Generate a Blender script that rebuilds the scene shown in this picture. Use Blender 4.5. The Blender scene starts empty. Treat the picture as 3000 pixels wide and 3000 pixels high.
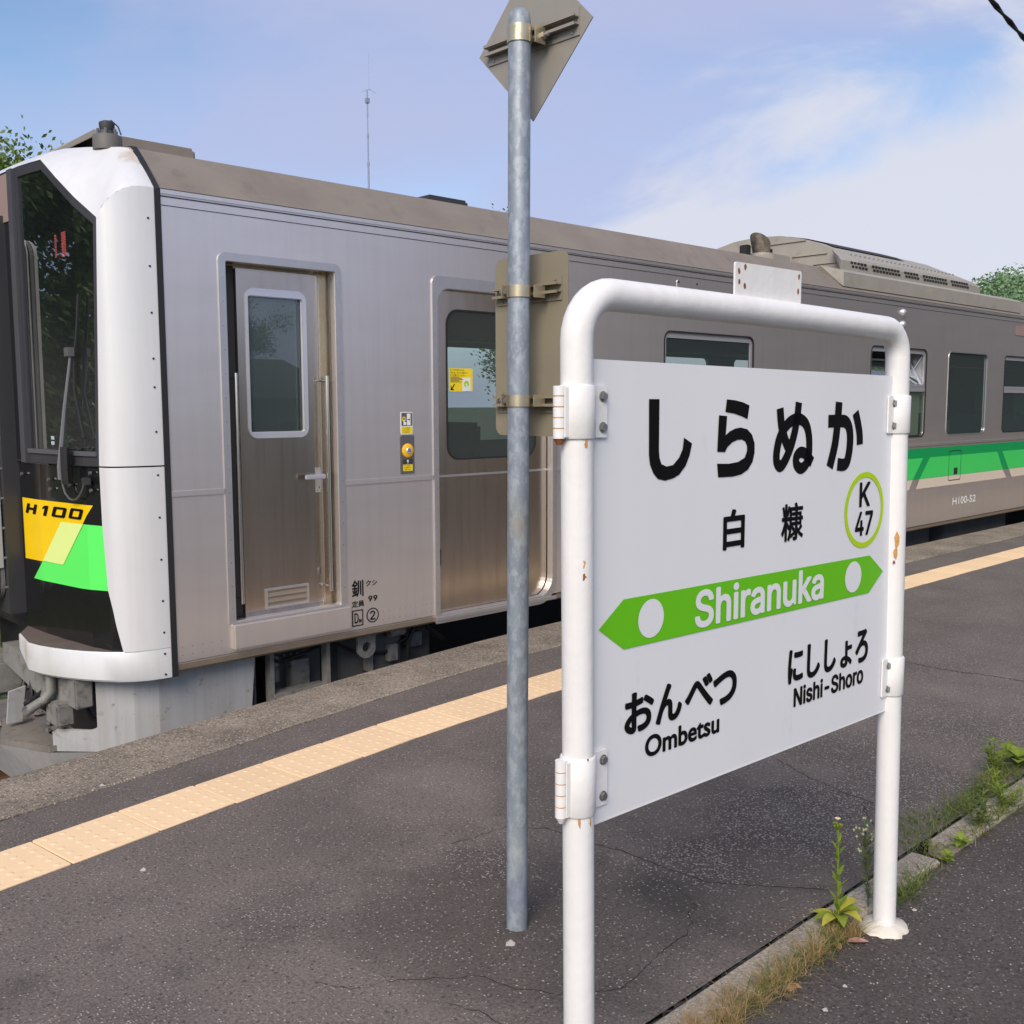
import bpy, bmesh, math, random
from mathutils import Vector, Matrix
from mathutils.geometry import tessellate_polygon
random.seed(7)
R = math.radians
SC = bpy.context.scene
COL = SC.collection

# ------------------------------------------------------------------ camera
CAM_H = 1.6
cam_d = bpy.data.cameras.new('camera'); cam = bpy.data.objects.new('camera', cam_d); COL.objects.link(cam)
F = Vector((0.68586161, 0.72004368, -0.10550332)); RT = Vector((0.72390625, -0.68989414, -0.00241144)); UP = Vector((0.07452246, 0.0747206, 0.99441603))
cam.matrix_world = Matrix(((RT.x, UP.x, -F.x, 0), (RT.y, UP.y, -F.y, 0), (RT.z, UP.z, -F.z, CAM_H), (0, 0, 0, 1)))
cam_d.sensor_width = 36; cam_d.sensor_fit = 'HORIZONTAL'; cam_d.lens = 36 * 2995.8 / 3000
cam_d.clip_start = 0.05; cam_d.clip_end = 3000
SC.camera = cam

# ------------------------------------------------------------------ sky, sun, exposure
SKY_VEIL = (0.9, 7.7, 1.1)           # where the cloud noise is sampled
SUN_EL, SUN_AZ = 38, 212          # the sun stands behind the camera's left, veiled by thin cloud
wd = bpy.data.worlds.new('World'); SC.world = wd; wd.use_nodes = True
nt = wd.node_tree; nt.nodes.clear()
def wn(t, **k):
    n = nt.nodes.new(t)
    for a, b in k.items(): setattr(n, a, b)
    return n
w_out = wn('ShaderNodeOutputWorld'); w_bg = wn('ShaderNodeBackground'); w_bg.inputs[1].default_value = 0.066
w_sky = wn('ShaderNodeTexSky', sky_type='NISHITA', sun_disc=False, sun_elevation=R(SUN_EL), sun_rotation=R(90 - SUN_AZ), altitude=50, air_density=1.0, dust_density=0.6, ozone_density=3.0)
w_tc = wn('ShaderNodeTexCoord')
def w_noise(scale, loc, detail, rough, dist=0.3):
    m = wn('ShaderNodeMapping'); m.inputs['Scale'].default_value = (1, 1, 2.8); m.inputs['Location'].default_value = loc
    n = wn('ShaderNodeTexNoise'); n.inputs['Scale'].default_value = scale; n.inputs['Detail'].default_value = detail; n.inputs['Roughness'].default_value = rough; n.inputs['Distortion'].default_value = dist
    nt.links.new(w_tc.outputs['Generated'], m.inputs['Vector']); nt.links.new(m.outputs[0], n.inputs['Vector']); return n.outputs['Fac']
def w_range(src, a0, a1, b0=0.0, b1=1.0):
    r = wn('ShaderNodeMapRange', interpolation_type='SMOOTHSTEP'); r.inputs[1].default_value = a0; r.inputs[2].default_value = a1; r.inputs[3].default_value = b0; r.inputs[4].default_value = b1; nt.links.new(src, r.inputs[0]); return r.outputs[0]
L = nt.links.new
# thin lavender veil drifting high up
veil = w_range(w_noise(1.15, SKY_VEIL, 6, 0.5), 0.36, 0.56, 0.0, 0.88)
w_mix = wn('ShaderNodeMixRGB'); w_mix.inputs[2].default_value = (3.1, 3.35, 4.9, 1); L(veil, w_mix.inputs[0]); L(w_sky.outputs[0], w_mix.inputs[1])
# brighter heaped cloud with ragged edges, thickest low along the valley ahead
w_dot = wn('ShaderNodeVectorMath', operation='DOT_PRODUCT'); w_dot.inputs[1].default_value = Vector((0.95, 0.30, -0.22)).normalized(); L(w_tc.outputs['Generated'], w_dot.inputs[0])
w_ma = wn('ShaderNodeMath', operation='MULTIPLY_ADD'); w_ma.inputs[1].default_value = 0.26; L(w_noise(3.2, (5.1, 0.3, 2.2), 8, 0.56, 0.5), w_ma.inputs[0]); L(w_dot.outputs['Value'], w_ma.inputs[2])
heap = w_range(w_ma.outputs[0], 0.955, 1.015, 0.0, 0.97)
w_mix2 = wn('ShaderNodeMixRGB'); w_mix2.inputs[2].default_value = (4.5, 4.65, 5.3, 1); L(heap, w_mix2.inputs[0]); L(w_mix.outputs[0], w_mix2.inputs[1])
L(w_mix2.outputs[0], w_bg.inputs[0]); L(w_bg.outputs[0], w_out.inputs[0])
sun_d = bpy.data.lights.new('sun', 'SUN'); sun = bpy.data.objects.new('sun', sun_d); COL.objects.link(sun)
sun_d.energy = 1.5; sun_d.angle = R(35); sun_d.color = (1.0, 0.89, 0.76)
sv = Vector((math.cos(R(SUN_AZ)) * math.cos(R(SUN_EL)), math.sin(R(SUN_AZ)) * math.cos(R(SUN_EL)), math.sin(R(SUN_EL))))
sun.rotation_euler = sv.to_track_quat('Z', 'Y').to_euler(); sun.location = (-10, -10, 20)
vs = SC.view_settings; vs.view_transform = 'Standard'; vs.look = 'None'; vs.exposure = 1.27; vs.gamma = 1.0; vs.use_curve_mapping = False
SC.cycles.use_denoising = True; SC.cycles.max_bounces = 6; SC.cycles.transparent_max_bounces = 12; SC.cycles.caustics_reflective = False; SC.cycles.caustics_refractive = False

# ------------------------------------------------------------------ materials
def mat(name, col, rough=0.5, metal=0.0, var=None, var2=None, bump=None, spec=0.5, stretch=(1, 1, 1), col2=None, emit=None, coat=0.0, obj_random=0.0, spots=(), streak=None):
    """var=(scale, amount) mottles the colour; var2=(scale, colour, lo, hi) adds a second patchy colour; bump=(scale, strength, detail)"""
    m = bpy.data.materials.new(name); m.use_nodes = True; t = m.node_tree; N = t.nodes; b = N['Principled BSDF']
    def nd(ty, **k):
        n = N.new(ty)
        for a, c in k.items(): setattr(n, a, c)
        return n
    b.inputs['Base Color'].default_value = (*col, 1); b.inputs['Roughness'].default_value = rough; b.inputs['Metallic'].default_value = metal
    b.inputs['Specular IOR Level'].default_value = spec; b.inputs['Coat Weight'].default_value = coat
    tc = nd('ShaderNodeTexCoord'); mp = nd('ShaderNodeMapping'); mp.inputs['Scale'].default_value = stretch; t.links.new(tc.outputs['Object'], mp.inputs[0])
    cur = None
    if var:
        n = nd('ShaderNodeTexNoise'); n.inputs['Scale'].default_value = var[0]; n.inputs['Detail'].default_value = 6; n.inputs['Roughness'].default_value = 0.62
        t.links.new(mp.outputs[0], n.inputs['Vector'])
        r = nd('ShaderNodeMapRange'); r.inputs[1].default_value = 0.25; r.inputs[2].default_value = 0.75; r.inputs[3].default_value = 1 - var[1]; r.inputs[4].default_value = 1 + var[1]
        t.links.new(n.outputs['Fac'], r.inputs[0])
        v = nd('ShaderNodeVectorMath', operation='SCALE'); v.inputs[0].default_value = col; t.links.new(r.outputs[0], v.inputs['Scale'])
        cur = v.outputs[0]
    if var2:
        n = nd('ShaderNodeTexNoise'); n.inputs['Scale'].default_value = var2[0]; n.inputs['Detail'].default_value = 8; n.inputs['Roughness'].default_value = 0.68
        t.links.new(mp.outputs[0], n.inputs['Vector'])
        r = nd('ShaderNodeMapRange'); r.inputs[1].default_value = var2[2]; r.inputs[2].default_value = var2[3]; t.links.new(n.outputs['Fac'], r.inputs[0])
        x = nd('ShaderNodeMixRGB'); x.inputs[2].default_value = (*var2[1], 1); t.links.new(r.outputs[0], x.inputs[0])
        if cur: t.links.new(cur, x.inputs[1])
        else: x.inputs[1].default_value = (*col, 1)
        cur = x.outputs[0]
    if streak:                                        # (colour, strength): run-down dirt in narrow vertical streaks
        m3 = nd('ShaderNodeMapping'); m3.inputs['Scale'].default_value = (9, 9, .35); t.links.new(tc.outputs['Object'], m3.inputs[0])
        n = nd('ShaderNodeTexNoise'); n.inputs['Scale'].default_value = 2.2; n.inputs['Detail'].default_value = 7; n.inputs['Roughness'].default_value = .6; t.links.new(m3.outputs[0], n.inputs['Vector'])
        r = nd('ShaderNodeMapRange'); r.inputs[1].default_value = .45; r.inputs[2].default_value = .75; r.inputs[4].default_value = streak[1]; t.links.new(n.outputs['Fac'], r.inputs[0])
        x = nd('ShaderNodeMixRGB'); x.inputs[2].default_value = (*streak[0], 1); t.links.new(r.outputs[0], x.inputs[0])
        if cur: t.links.new(cur, x.inputs[1])
        else: x.inputs[1].default_value = (*col, 1)
        cur = x.outputs[0]
    for (sx, sy, sz, rad, sc_, wt) in spots:
        d = nd('ShaderNodeVectorMath', operation='DISTANCE'); d.inputs[1].default_value = (sx, sy, sz); t.links.new(tc.outputs['Object'], d.inputs[0])
        n = nd('ShaderNodeTexNoise'); n.inputs['Scale'].default_value = 1.6 / rad; n.inputs['Detail'].default_value = 6; t.links.new(tc.outputs['Object'], n.inputs['Vector'])
        ad = nd('ShaderNodeMath', operation='MULTIPLY_ADD'); ad.inputs[1].default_value = rad * 1.4; t.links.new(n.outputs['Fac'], ad.inputs[0]); t.links.new(d.outputs['Value'], ad.inputs[2])
        r = nd('ShaderNodeMapRange'); r.inputs[1].default_value = rad * 1.7; r.inputs[2].default_value = rad * .7; r.inputs[4].default_value = wt; t.links.new(ad.outputs[0], r.inputs[0])
        x = nd('ShaderNodeMixRGB'); x.inputs[2].default_value = (*sc_, 1); t.links.new(r.outputs[0], x.inputs[0])
        if cur: t.links.new(cur, x.inputs[1])
        else: x.inputs[1].default_value = (*col, 1)
        cur = x.outputs[0]
    if obj_random:
        oi = nd('ShaderNodeObjectInfo'); r = nd('ShaderNodeMapRange'); r.inputs[3].default_value = 1 - obj_random; r.inputs[4].default_value = 1 + obj_random
        t.links.new(oi.outputs['Random'], r.inputs[0]); v = nd('ShaderNodeVectorMath', operation='SCALE'); t.links.new(r.outputs[0], v.inputs['Scale'])
        if cur: t.links.new(cur, v.inputs[0])
        else: v.inputs[0].default_value = col
        cur = v.outputs[0]
    if cur: t.links.new(cur, b.inputs['Base Color'])
    if bump:
        n = nd('ShaderNodeTexNoise'); n.inputs['Scale'].default_value = bump[0]; n.inputs['Detail'].default_value = bump[2] if len(bump) > 2 else 3
        t.links.new(mp.outputs[0], n.inputs['Vector'])
        bp = nd('ShaderNodeBump'); bp.inputs['Strength'].default_value = bump[1]; bp.inputs['Distance'].default_value = 0.01
        t.links.new(n.outputs['Fac'], bp.inputs['Height']); t.links.new(bp.outputs[0], b.inputs['Normal'])
    if emit:
        b.inputs['Emission Color'].default_value = (*emit[0], 1); b.inputs['Emission Strength'].default_value = emit[1]
    return m

def aggregate(name, col, col_stone, scale, amount, bump_s, patches=(), dirt_and_shade=(0.05, 0.05, 0.045), big=0.12, dark=(), pits=0.10, tones=()):
    """asphalt or weathered concrete: fine stones, mottling, patches of coarser stone with places of their own, dark spots that are damp"""
    m = bpy.data.materials.new(name); m.use_nodes = True; t = m.node_tree; N = t.nodes; b = N['Principled BSDF']; b.inputs['Roughness'].default_value = 0.88; b.inputs['Specular IOR Level'].default_value = 0.25
    def nd(ty, **k):
        n = N.new(ty)
        for a, c in k.items(): setattr(n, a, c)
        return n
    K = t.links.new
    tc = nd('ShaderNodeTexCoord'); P = tc.outputs['Object']
    vo = nd('ShaderNodeTexVoronoi'); vo.inputs['Scale'].default_value = scale; K(P, vo.inputs['Vector'])
    hs = nd('ShaderNodeSeparateColor'); K(vo.outputs['Color'], hs.inputs[0])
    # mask of coarse places
    msk = None
    for (px, py, rad, wt) in patches:
        d = nd('ShaderNodeVectorMath', operation='DISTANCE'); d.inputs[1].default_value = (px, py, 0); K(P, d.inputs[0])
        nz = nd('ShaderNodeTexNoise'); nz.inputs['Scale'].default_value = 9; nz.inputs['Detail'].default_value = 5; K(P, nz.inputs['Vector'])
        ad = nd('ShaderNodeMath', operation='MULTIPLY_ADD'); ad.inputs[1].default_value = rad * 1.1; K(nz.outputs['Fac'], ad.inputs[0]); K(d.outputs['Value'], ad.inputs[2])
        mr = nd('ShaderNodeMapRange'); mr.inputs[1].default_value = rad * 1.75; mr.inputs[2].default_value = rad * 1.15; mr.inputs[4].default_value = wt; K(ad.outputs[0], mr.inputs[0])
        if msk is None: msk = mr.outputs[0]
        else:
            mx = nd('ShaderNodeMath', operation='MAXIMUM'); K(msk, mx.inputs[0]); K(mr.outputs[0], mx.inputs[1]); msk = mx.outputs[0]
    # chance that a stone shows: pick by its random colour
    th = nd('ShaderNodeMath', operation='GREATER_THAN'); K(hs.outputs[0], th.inputs[0])
    if msk is None: th.inputs[1].default_value = 1 - amount
    else:
        sb = nd('ShaderNodeMath', operation='MULTIPLY_ADD'); sb.inputs[1].default_value = -0.62; sb.inputs[2].default_value = 1 - amount; K(msk, sb.inputs[0]); K(sb.outputs[0], th.inputs[1])
    ed = nd('ShaderNodeMapRange'); ed.inputs[1].default_value = 0.5; ed.inputs[2].default_value = 0.28; K(vo.outputs['Distance'], ed.inputs[0])
    sm = nd('ShaderNodeMath', operation='MULTIPLY'); K(th.outputs[0], sm.inputs[0]); K(ed.outputs[0], sm.inputs[1])
    br = nd('ShaderNodeMapRange'); br.inputs[3].default_value = 0.55; br.inputs[4].default_value = 1.25; K(hs.outputs[1], br.inputs[0])
    st = nd('ShaderNodeVectorMath', operation='SCALE'); st.inputs[0].default_value = col_stone; K(br.outputs[0], st.inputs['Scale'])
    n1 = nd('ShaderNodeTexNoise'); n1.inputs['Scale'].default_value = 2.1; n1.inputs['Detail'].default_value = 9; n1.inputs['Roughness'].default_value = 0.66; K(P, n1.inputs['Vector'])
    r1 = nd('ShaderNodeMapRange'); r1.inputs[1].default_value = 0.3; r1.inputs[2].default_value = 0.7; r1.inputs[3].default_value = 1 - big * 1.6; r1.inputs[4].default_value = 1 + big * 1.6; K(n1.outputs['Fac'], r1.inputs[0])
    bs = nd('ShaderNodeVectorMath', operation='SCALE'); bs.inputs[0].default_value = col; K(r1.outputs[0], bs.inputs['Scale'])
    n2 = nd('ShaderNodeTexNoise'); n2.inputs['Scale'].default_value = 95; n2.inputs['Detail'].default_value = 5; n2.inputs['Roughness'].default_value = 0.7; K(P, n2.inputs['Vector'])
    r2 = nd('ShaderNodeMapRange'); r2.inputs[1].default_value = 0.3; r2.inputs[2].default_value = 0.7; r2.inputs[3].default_value = 0.5; r2.inputs[4].default_value = 1.5; K(n2.outputs['Fac'], r2.inputs[0])
    b2 = nd('ShaderNodeVectorMath', operation='SCALE'); K(bs.outputs[0], b2.inputs[0]); K(r2.outputs[0], b2.inputs['Scale'])
    cur = b2.outputs[0]
    for (px, py, rad, mul) in tones:                  # old resurfacing: patches laid at different times
        d = nd('ShaderNodeVectorMath', operation='DISTANCE'); d.inputs[1].default_value = (px, py, 0); K(P, d.inputs[0])
        ad = nd('ShaderNodeMath', operation='MULTIPLY_ADD'); ad.inputs[1].default_value = rad * .9; K(n1.outputs['Fac'], ad.inputs[0]); K(d.outputs['Value'], ad.inputs[2])
        mr = nd('ShaderNodeMapRange'); mr.inputs[1].default_value = rad * 1.5; mr.inputs[2].default_value = rad * 1.25; mr.inputs[3].default_value = 1; mr.inputs[4].default_value = mul; K(ad.outputs[0], mr.inputs[0])
        vv = nd('ShaderNodeVectorMath', operation='SCALE'); K(cur, vv.inputs[0]); K(mr.outputs[0], vv.inputs['Scale']); cur = vv.outputs[0]
    # damp or dirty spots, and contact shade painted at the pole foot
    n3 = nd('ShaderNodeTexNoise'); n3.inputs['Scale'].default_value = 3.3; n3.inputs['Detail'].default_value = 8; n3.inputs['Roughness'].default_value = 0.7; n3.inputs['Distortion'].default_value = 0.6; K(P, n3.inputs['Vector'])
    r3 = nd('ShaderNodeMapRange'); r3.inputs[1].default_value = 0.60; r3.inputs[2].default_value = 0.76; r3.inputs[4].default_value = 0.5; K(n3.outputs['Fac'], r3.inputs[0])
    dm = r3.outputs[0]
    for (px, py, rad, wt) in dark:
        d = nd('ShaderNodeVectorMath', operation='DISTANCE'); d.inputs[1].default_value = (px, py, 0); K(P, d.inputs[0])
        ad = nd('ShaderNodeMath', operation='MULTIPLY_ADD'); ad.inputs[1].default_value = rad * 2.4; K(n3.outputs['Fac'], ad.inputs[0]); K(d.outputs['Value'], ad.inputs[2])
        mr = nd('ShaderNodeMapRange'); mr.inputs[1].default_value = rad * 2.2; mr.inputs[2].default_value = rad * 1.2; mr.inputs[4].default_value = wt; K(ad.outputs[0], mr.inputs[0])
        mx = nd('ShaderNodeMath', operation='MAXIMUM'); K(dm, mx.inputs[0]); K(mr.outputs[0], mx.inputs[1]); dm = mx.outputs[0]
    x3 = nd('ShaderNodeMixRGB'); x3.inputs[2].default_value = (*dirt_and_shade, 1); K(dm, x3.inputs[0]); K(cur, x3.inputs[1])
    if msk is not None:                               # between the bared stones the binder is dark
        mm = nd('ShaderNodeMath', operation='MULTIPLY'); mm.inputs[1].default_value = 0.55; K(msk, mm.inputs[0])
        x6 = nd('ShaderNodeMixRGB'); x6.inputs[2].default_value = (*[c * .38 for c in col], 1); K(mm.outputs[0], x6.inputs[0]); K(x3.outputs[0], x6.inputs[1]); x3 = x6
    x4 = nd('ShaderNodeMixRGB'); K(sm.outputs[0], x4.inputs[0]); K(x3.outputs[0], x4.inputs[1]); K(st.outputs[0], x4.inputs[2])
    v2 = nd('ShaderNodeTexVoronoi'); v2.inputs['Scale'].default_value = scale * .62; K(P, v2.inputs['Vector']); h2 = nd('ShaderNodeSeparateColor'); K(v2.outputs['Color'], h2.inputs[0])
    t2 = nd('ShaderNodeMath', operation='LESS_THAN'); t2.inputs[1].default_value = pits; K(h2.outputs[0], t2.inputs[0])
    e2 = nd('ShaderNodeMapRange'); e2.inputs[1].default_value = 0.5; e2.inputs[2].default_value = 0.2; e2.inputs[4].default_value = 0.75; K(v2.outputs['Distance'], e2.inputs[0])
    m2 = nd('ShaderNodeMath', operation='MULTIPLY'); K(t2.outputs[0], m2.inputs[0]); K(e2.outputs[0], m2.inputs[1])
    x5 = nd('ShaderNodeMixRGB'); x5.inputs[2].default_value = (*[c * .35 for c in col], 1); K(m2.outputs[0], x5.inputs[0]); K(x4.outputs[0], x5.inputs[1])
    K(x5.outputs[0], b.inputs['Base Color'])
    h1 = nd('ShaderNodeMath', operation='MULTIPLY_ADD'); h1.inputs[1].default_value = 0.6; K(sm.outputs[0], h1.inputs[0]); K(n2.outputs['Fac'], h1.inputs[2])
    bp = nd('ShaderNodeBump'); bp.inputs['Strength'].default_value = bump_s; bp.inputs['Distance'].default_value = 0.006; K(h1.outputs[0], bp.inputs['Height']); K(bp.outputs[0], b.inputs['Normal'])
    return m

def glass(name, tint, refl=0.08, rough=0.01, sheen_film=0.0):
    m = bpy.data.materials.new(name); m.use_nodes = True; t = m.node_tree; t.nodes.clear()
    o = t.nodes.new('ShaderNodeOutputMaterial'); tr = t.nodes.new('ShaderNodeBsdfTransparent'); tr.inputs[0].default_value = (*tint, 1)
    g = t.nodes.new('ShaderNodeBsdfGlossy'); g.inputs['Roughness'].default_value = rough; g.inputs[0].default_value = (0.9, 0.95, 1, 1)
    lw = t.nodes.new('ShaderNodeLayerWeight'); lw.inputs[0].default_value = 0.5; fr = t.nodes.new('ShaderNodeMath'); fr.operation = 'POWER'; fr.inputs[1].default_value = 4.0; t.links.new(lw.outputs['Facing'], fr.inputs[0])
    ad = t.nodes.new('ShaderNodeMath'); ad.operation = 'MULTIPLY_ADD'; ad.inputs[1].default_value = 1 - refl; ad.inputs[2].default_value = refl; ad.use_clamp = True
    mx = t.nodes.new('ShaderNodeMixShader')
    t.links.new(fr.outputs[0], ad.inputs[0]); t.links.new(ad.outputs[0], mx.inputs[0]); t.links.new(tr.outputs[0], mx.inputs[1]); t.links.new(g.outputs[0], mx.inputs[2])
    df = t.nodes.new('ShaderNodeBsdfDiffuse'); df.inputs[0].default_value = (0.42, 0.55, 0.55, 1); md = t.nodes.new('ShaderNodeMixShader'); md.inputs[0].default_value = sheen_film     # pale diffuse film, stands for brightness the panes reflect
    t.links.new(mx.outputs[0], md.inputs[1]); t.links.new(df.outputs[0], md.inputs[2]); t.links.new(md.outputs[0], o.inputs[0])
    return m

def leafmat(name, c1, c2, trans=0.25):
    m = bpy.data.materials.new(name); m.use_nodes = True; t = m.node_tree; b = t.nodes['Principled BSDF']; b.inputs['Roughness'].default_value = 0.6; b.inputs['Specular IOR Level'].default_value = 0.3
    ge = t.nodes.new('ShaderNodeNewGeometry'); mx = t.nodes.new('ShaderNodeMixRGB'); mx.inputs[1].default_value = (*c1, 1); mx.inputs[2].default_value = (*c2, 1)
    t.links.new(ge.outputs['Random Per Island'], mx.inputs[0]); t.links.new(mx.outputs[0], b.inputs['Base Color'])
    tl = t.nodes.new('ShaderNodeBsdfTranslucent'); t.links.new(mx.outputs[0], tl.inputs[0]); ms = t.nodes.new('ShaderNodeMixShader'); ms.inputs[0].default_value = trans
    o = t.nodes['Material Output']; t.links.new(b.outputs[0], ms.inputs[1]); t.links.new(tl.outputs[0], ms.inputs[2]); t.links.new(ms.outputs[0], o.inputs[0])
    return m

M = {}
M['steel'] = mat('brushed_steel', (0.845, 0.79, 0.745), 0.34, 0.84, var=(2.4, 0.04), bump=(1.5, 0.07, 2.0), stretch=(0.35, 1, 2.2), streak=((0.60, 0.52, 0.44), 0.16))
M['steel_door'] = mat('door_steel', (0.62, 0.55, 0.465), 0.22, 1.0, var=(2.5, 0.07), bump=(2.2, 0.05, 2), streak=((0.36, 0.28, 0.20), 0.4))
M['steel_bright'] = mat('bright_steel', (0.75, 0.75, 0.76), 0.14, 1.0)
M['steel_frame'] = mat('frame_steel', (0.70, 0.68, 0.66), 0.38, 0.9, var=(9, 0.06))
M['alu'] = mat('alu_frame', (0.80, 0.80, 0.83), 0.30, 0.7)
M['nose'] = mat('nose_paint', (0.73, 0.735, 0.73), 0.36, 0.15, var=(3, 0.03), coat=0.15, streak=((0.58, 0.56, 0.52), 0.22), spots=[(2.46, 5.56, 2.93, .09, (.42, .30, .15), .8), (2.02, 5.8, .12, .2, (.50, .50, .44), .5), (1.97, 6.1, .2, .12, (.45, .36, .24), .7)])
M['roof'] = mat('roof_paint', (0.215, 0.185, 0.155), 0.72, 0.0, var=(2.2, 0.14), var2=(5, (0.15, 0.125, 0.10), 0.56, 0.8), bump=(90, 0.05))
M['unit'] = mat('unit_paint', (0.36, 0.335, 0.285), 0.6, 0.1, var=(3.5, 0.10), var2=(4, (0.20, 0.17, 0.13), 0.58, 0.82))
M['rubber'] = mat('black_rubber', (0.018, 0.018, 0.019), 0.55)
M['black'] = mat('black_gloss', (0.010, 0.010, 0.011), 0.13, 0.0, coat=0.3, var2=(40, (0.10, 0.09, 0.08), 0.72, 0.84))
M['blackframe'] = mat('black_frame', (0.045, 0.045, 0.05), 0.35)
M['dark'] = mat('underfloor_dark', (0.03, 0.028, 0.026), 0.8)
M['greybox'] = mat('underfloor_grey', (0.10, 0.10, 0.098), 0.65, var=(6, 0.15), var2=(8, (0.09, 0.07, 0.055), 0.55, 0.8))
M['skirt'] = mat('skirt_paint', (0.41, 0.415, 0.415), 0.5, 0.05, var=(3, 0.08), var2=(18, (0.15, 0.12, 0.09), 0.60, 0.76), streak=((0.25, 0.22, 0.17), 0.4))
M['under_rail'] = mat('grimy_sill', (0.36, 0.29, 0.215), 0.45, 0.6, var=(4, 0.12))
M['interior'] = mat('cabin_lining', (0.62, 0.63, 0.60), 0.7)
M['mirror_folds'] = mat('reflection_folds', (0.05, 0.055, 0.062), 0.8, var=(3, 0.2))  # folded sheet that stands for streaks mirrored in the windshield
M['seat'] = mat('seat_cloth', (0.10, 0.20, 0.19), 0.8)
M['cream'] = mat('blind_cream', (0.72, 0.66, 0.42), 0.8)
M['glass'] = glass('window_glass', (0.42, 0.50, 0.48), 0.11, sheen_film=0.07)
M['shield'] = glass('windshield_glass', (0.36, 0.38, 0.42), 0.24, sheen_film=0.015)
M['dkgreen'] = mat('stripe_dark_green', (0.0, 0.33, 0.085), 0.35)
M['ltgreen'] = mat('stripe_light_green', (0.055, 0.66, 0.13), 0.35)
M['stripecream'] = mat('stripe_cream', (0.72, 0.62, 0.50), 0.35)
M['em_yellow'] = mat('emblem_yellow', (0.95, 0.62, 0.0), 0.4, var=(3, 0.05))
M['em_green'] = mat('emblem_green', (0.12, 0.92, 0.14), 0.4)
M['em_pale'] = mat('emblem_pale', (0.78, 0.93, 0.30), 0.4)
M['white'] = mat('white_paint', (0.80, 0.795, 0.78), 0.42, var=(6, 0.035), var2=(16, (0.58, 0.48, 0.34), 0.68, 0.78), bump=(38, 0.12, 5), coat=0.1, streak=((0.66, 0.62, 0.55), 0.3))
M['whiteletter'] = mat('white_print', (0.82, 0.82, 0.80), 0.5)
M['panel'] = mat('sign_sheet', (0.755, 0.765, 0.78), 0.34, var=(1.6, 0.03), var2=(5, (0.50, 0.52, 0.55), 0.62, 0.85), stretch=(1, 1, .35))
M['ink'] = mat('black_print', (0.004, 0.004, 0.0045), 0.6, spec=0.15)
M['signgreen'] = mat('sign_green', (0.135, 0.52, 0.008), 0.4)
M['ringgreen'] = mat('ring_green', (0.44, 0.66, 0.006), 0.4)
M['galv'] = mat('galvanised', (0.235, 0.275, 0.315), 0.52, 0.2, var=(26, 0.14), var2=(36, (0.33, 0.37, 0.405), 0.48, 0.58), stretch=(1, 1, .6), spots=[(2.06, 2.14, 1.25, .10, (.30, .27, .20), .6), (2.09, 2.13, .12, .08, (.20, .22, .32), .8), (2.06, 2.13, .25, .08, (.38, .41, .42), .7)])
M['signback'] = mat('sign_back_alu', (0.36, 0.335, 0.285), 0.55, 0.35, var=(7, 0.06))
M['signback2'] = mat('sign_back_tan', (0.29, 0.255, 0.175), 0.6, 0.25, var=(6, 0.07))
M['clamp'] = mat('clamp_zinc', (0.58, 0.50, 0.34), 0.38, 0.8, var=(20, 0.18), var2=(24, (0.20, 0.15, 0.09), 0.62, 0.8))
M['bolt'] = mat('bolt_zinc', (0.42, 0.41, 0.39), 0.4, 0.9, var=(60, 0.2))
M['rust'] = mat('rust', (0.26, 0.085, 0.025), 0.85, var=(70, 0.35))
M['ruststain'] = mat('rust_stain', (0.55, 0.28, 0.09), 0.8, var=(60, 0.4))
M['tile'] = mat('tactile_tile', (0.90, 0.645, 0.385), 0.62, var=(3.2, 0.06), var2=(4.2, (0.72, 0.46, 0.23), 0.58, 0.80), obj_random=0.05)
M['kerb'] = aggregate('kerb_concrete', (0.34, 0.295, 0.24), (0.56, 0.49, 0.40), 190, 0.25, 0.6, dirt_and_shade=(.16, .14, .11), big=0.22)
M['coping'] = aggregate('coping_concrete', (0.25, 0.21, 0.165), (0.50, 0.42, 0.325), 85, 0.45, 0.9, dirt_and_shade=(0.12, 0.11, 0.10), big=0.28, pits=0.30)
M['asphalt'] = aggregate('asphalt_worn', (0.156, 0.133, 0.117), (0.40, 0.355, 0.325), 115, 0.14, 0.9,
    patches=[(3.36, 2.02, .34, .9), (3.65, 2.0, .26, .85), (2.85, 2.04, .20, .9), (4.1, 1.85, .34, .8), (5.1, 1.9, .5, .6), (4.3, 2.3, .3, .6), (2.3, 2.55, .16, .5), (1.0, 2.5, .18, .45), (1.6, 2.75, .2, .4), (6.2, 2.9, .5, .4)],
    dark=[(1.13, 2.91, .05, .35), (1.20, 2.64, .07, .35), (0.85, 2.86, .09, .35), (2.56, 2.0, .16, .6), (2.2, 2.15, .22, .35), (3.62, 2.17, .12, .5), (2.97, 1.63, .05, .9), (2.08, 2.16, .07, .6)], tones=[(2.15, 2.2, .60, .72), (1.2, 2.9, .7, 1.12), (3.1, 2.6, .6, .86), (2.9, 1.8, .45, .80), (5.5, 2.6, 1.2, 1.10), (4.2, 3.2, .7, .85), (2.6, 3.2, .35, 1.15), (1.5, 2.2, .35, 1.1)])  # last dark entry: contact shade painted round the foot of the grey pole
M['asphalt_dark'] = aggregate('asphalt_dark', (0.088, 0.075, 0.069), (0.30, 0.265, 0.24), 115, 0.15, 0.9, dirt_and_shade=(0.03, 0.028, 0.028))
M['gap'] = mat('dirt_gap', (0.022, 0.02, 0.018), 0.95)
M['ballast'] = mat('ballast_stone', (0.16, 0.145, 0.13), 0.9, var=(8, 0.3), obj_random=.2)
M['rail'] = mat('rail_steel', (0.20, 0.12, 0.075), 0.6, 0.5)
M['sleeper'] = mat('sleeper_wood', (0.10, 0.08, 0.065), 0.9, var=(12, 0.25))
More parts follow.
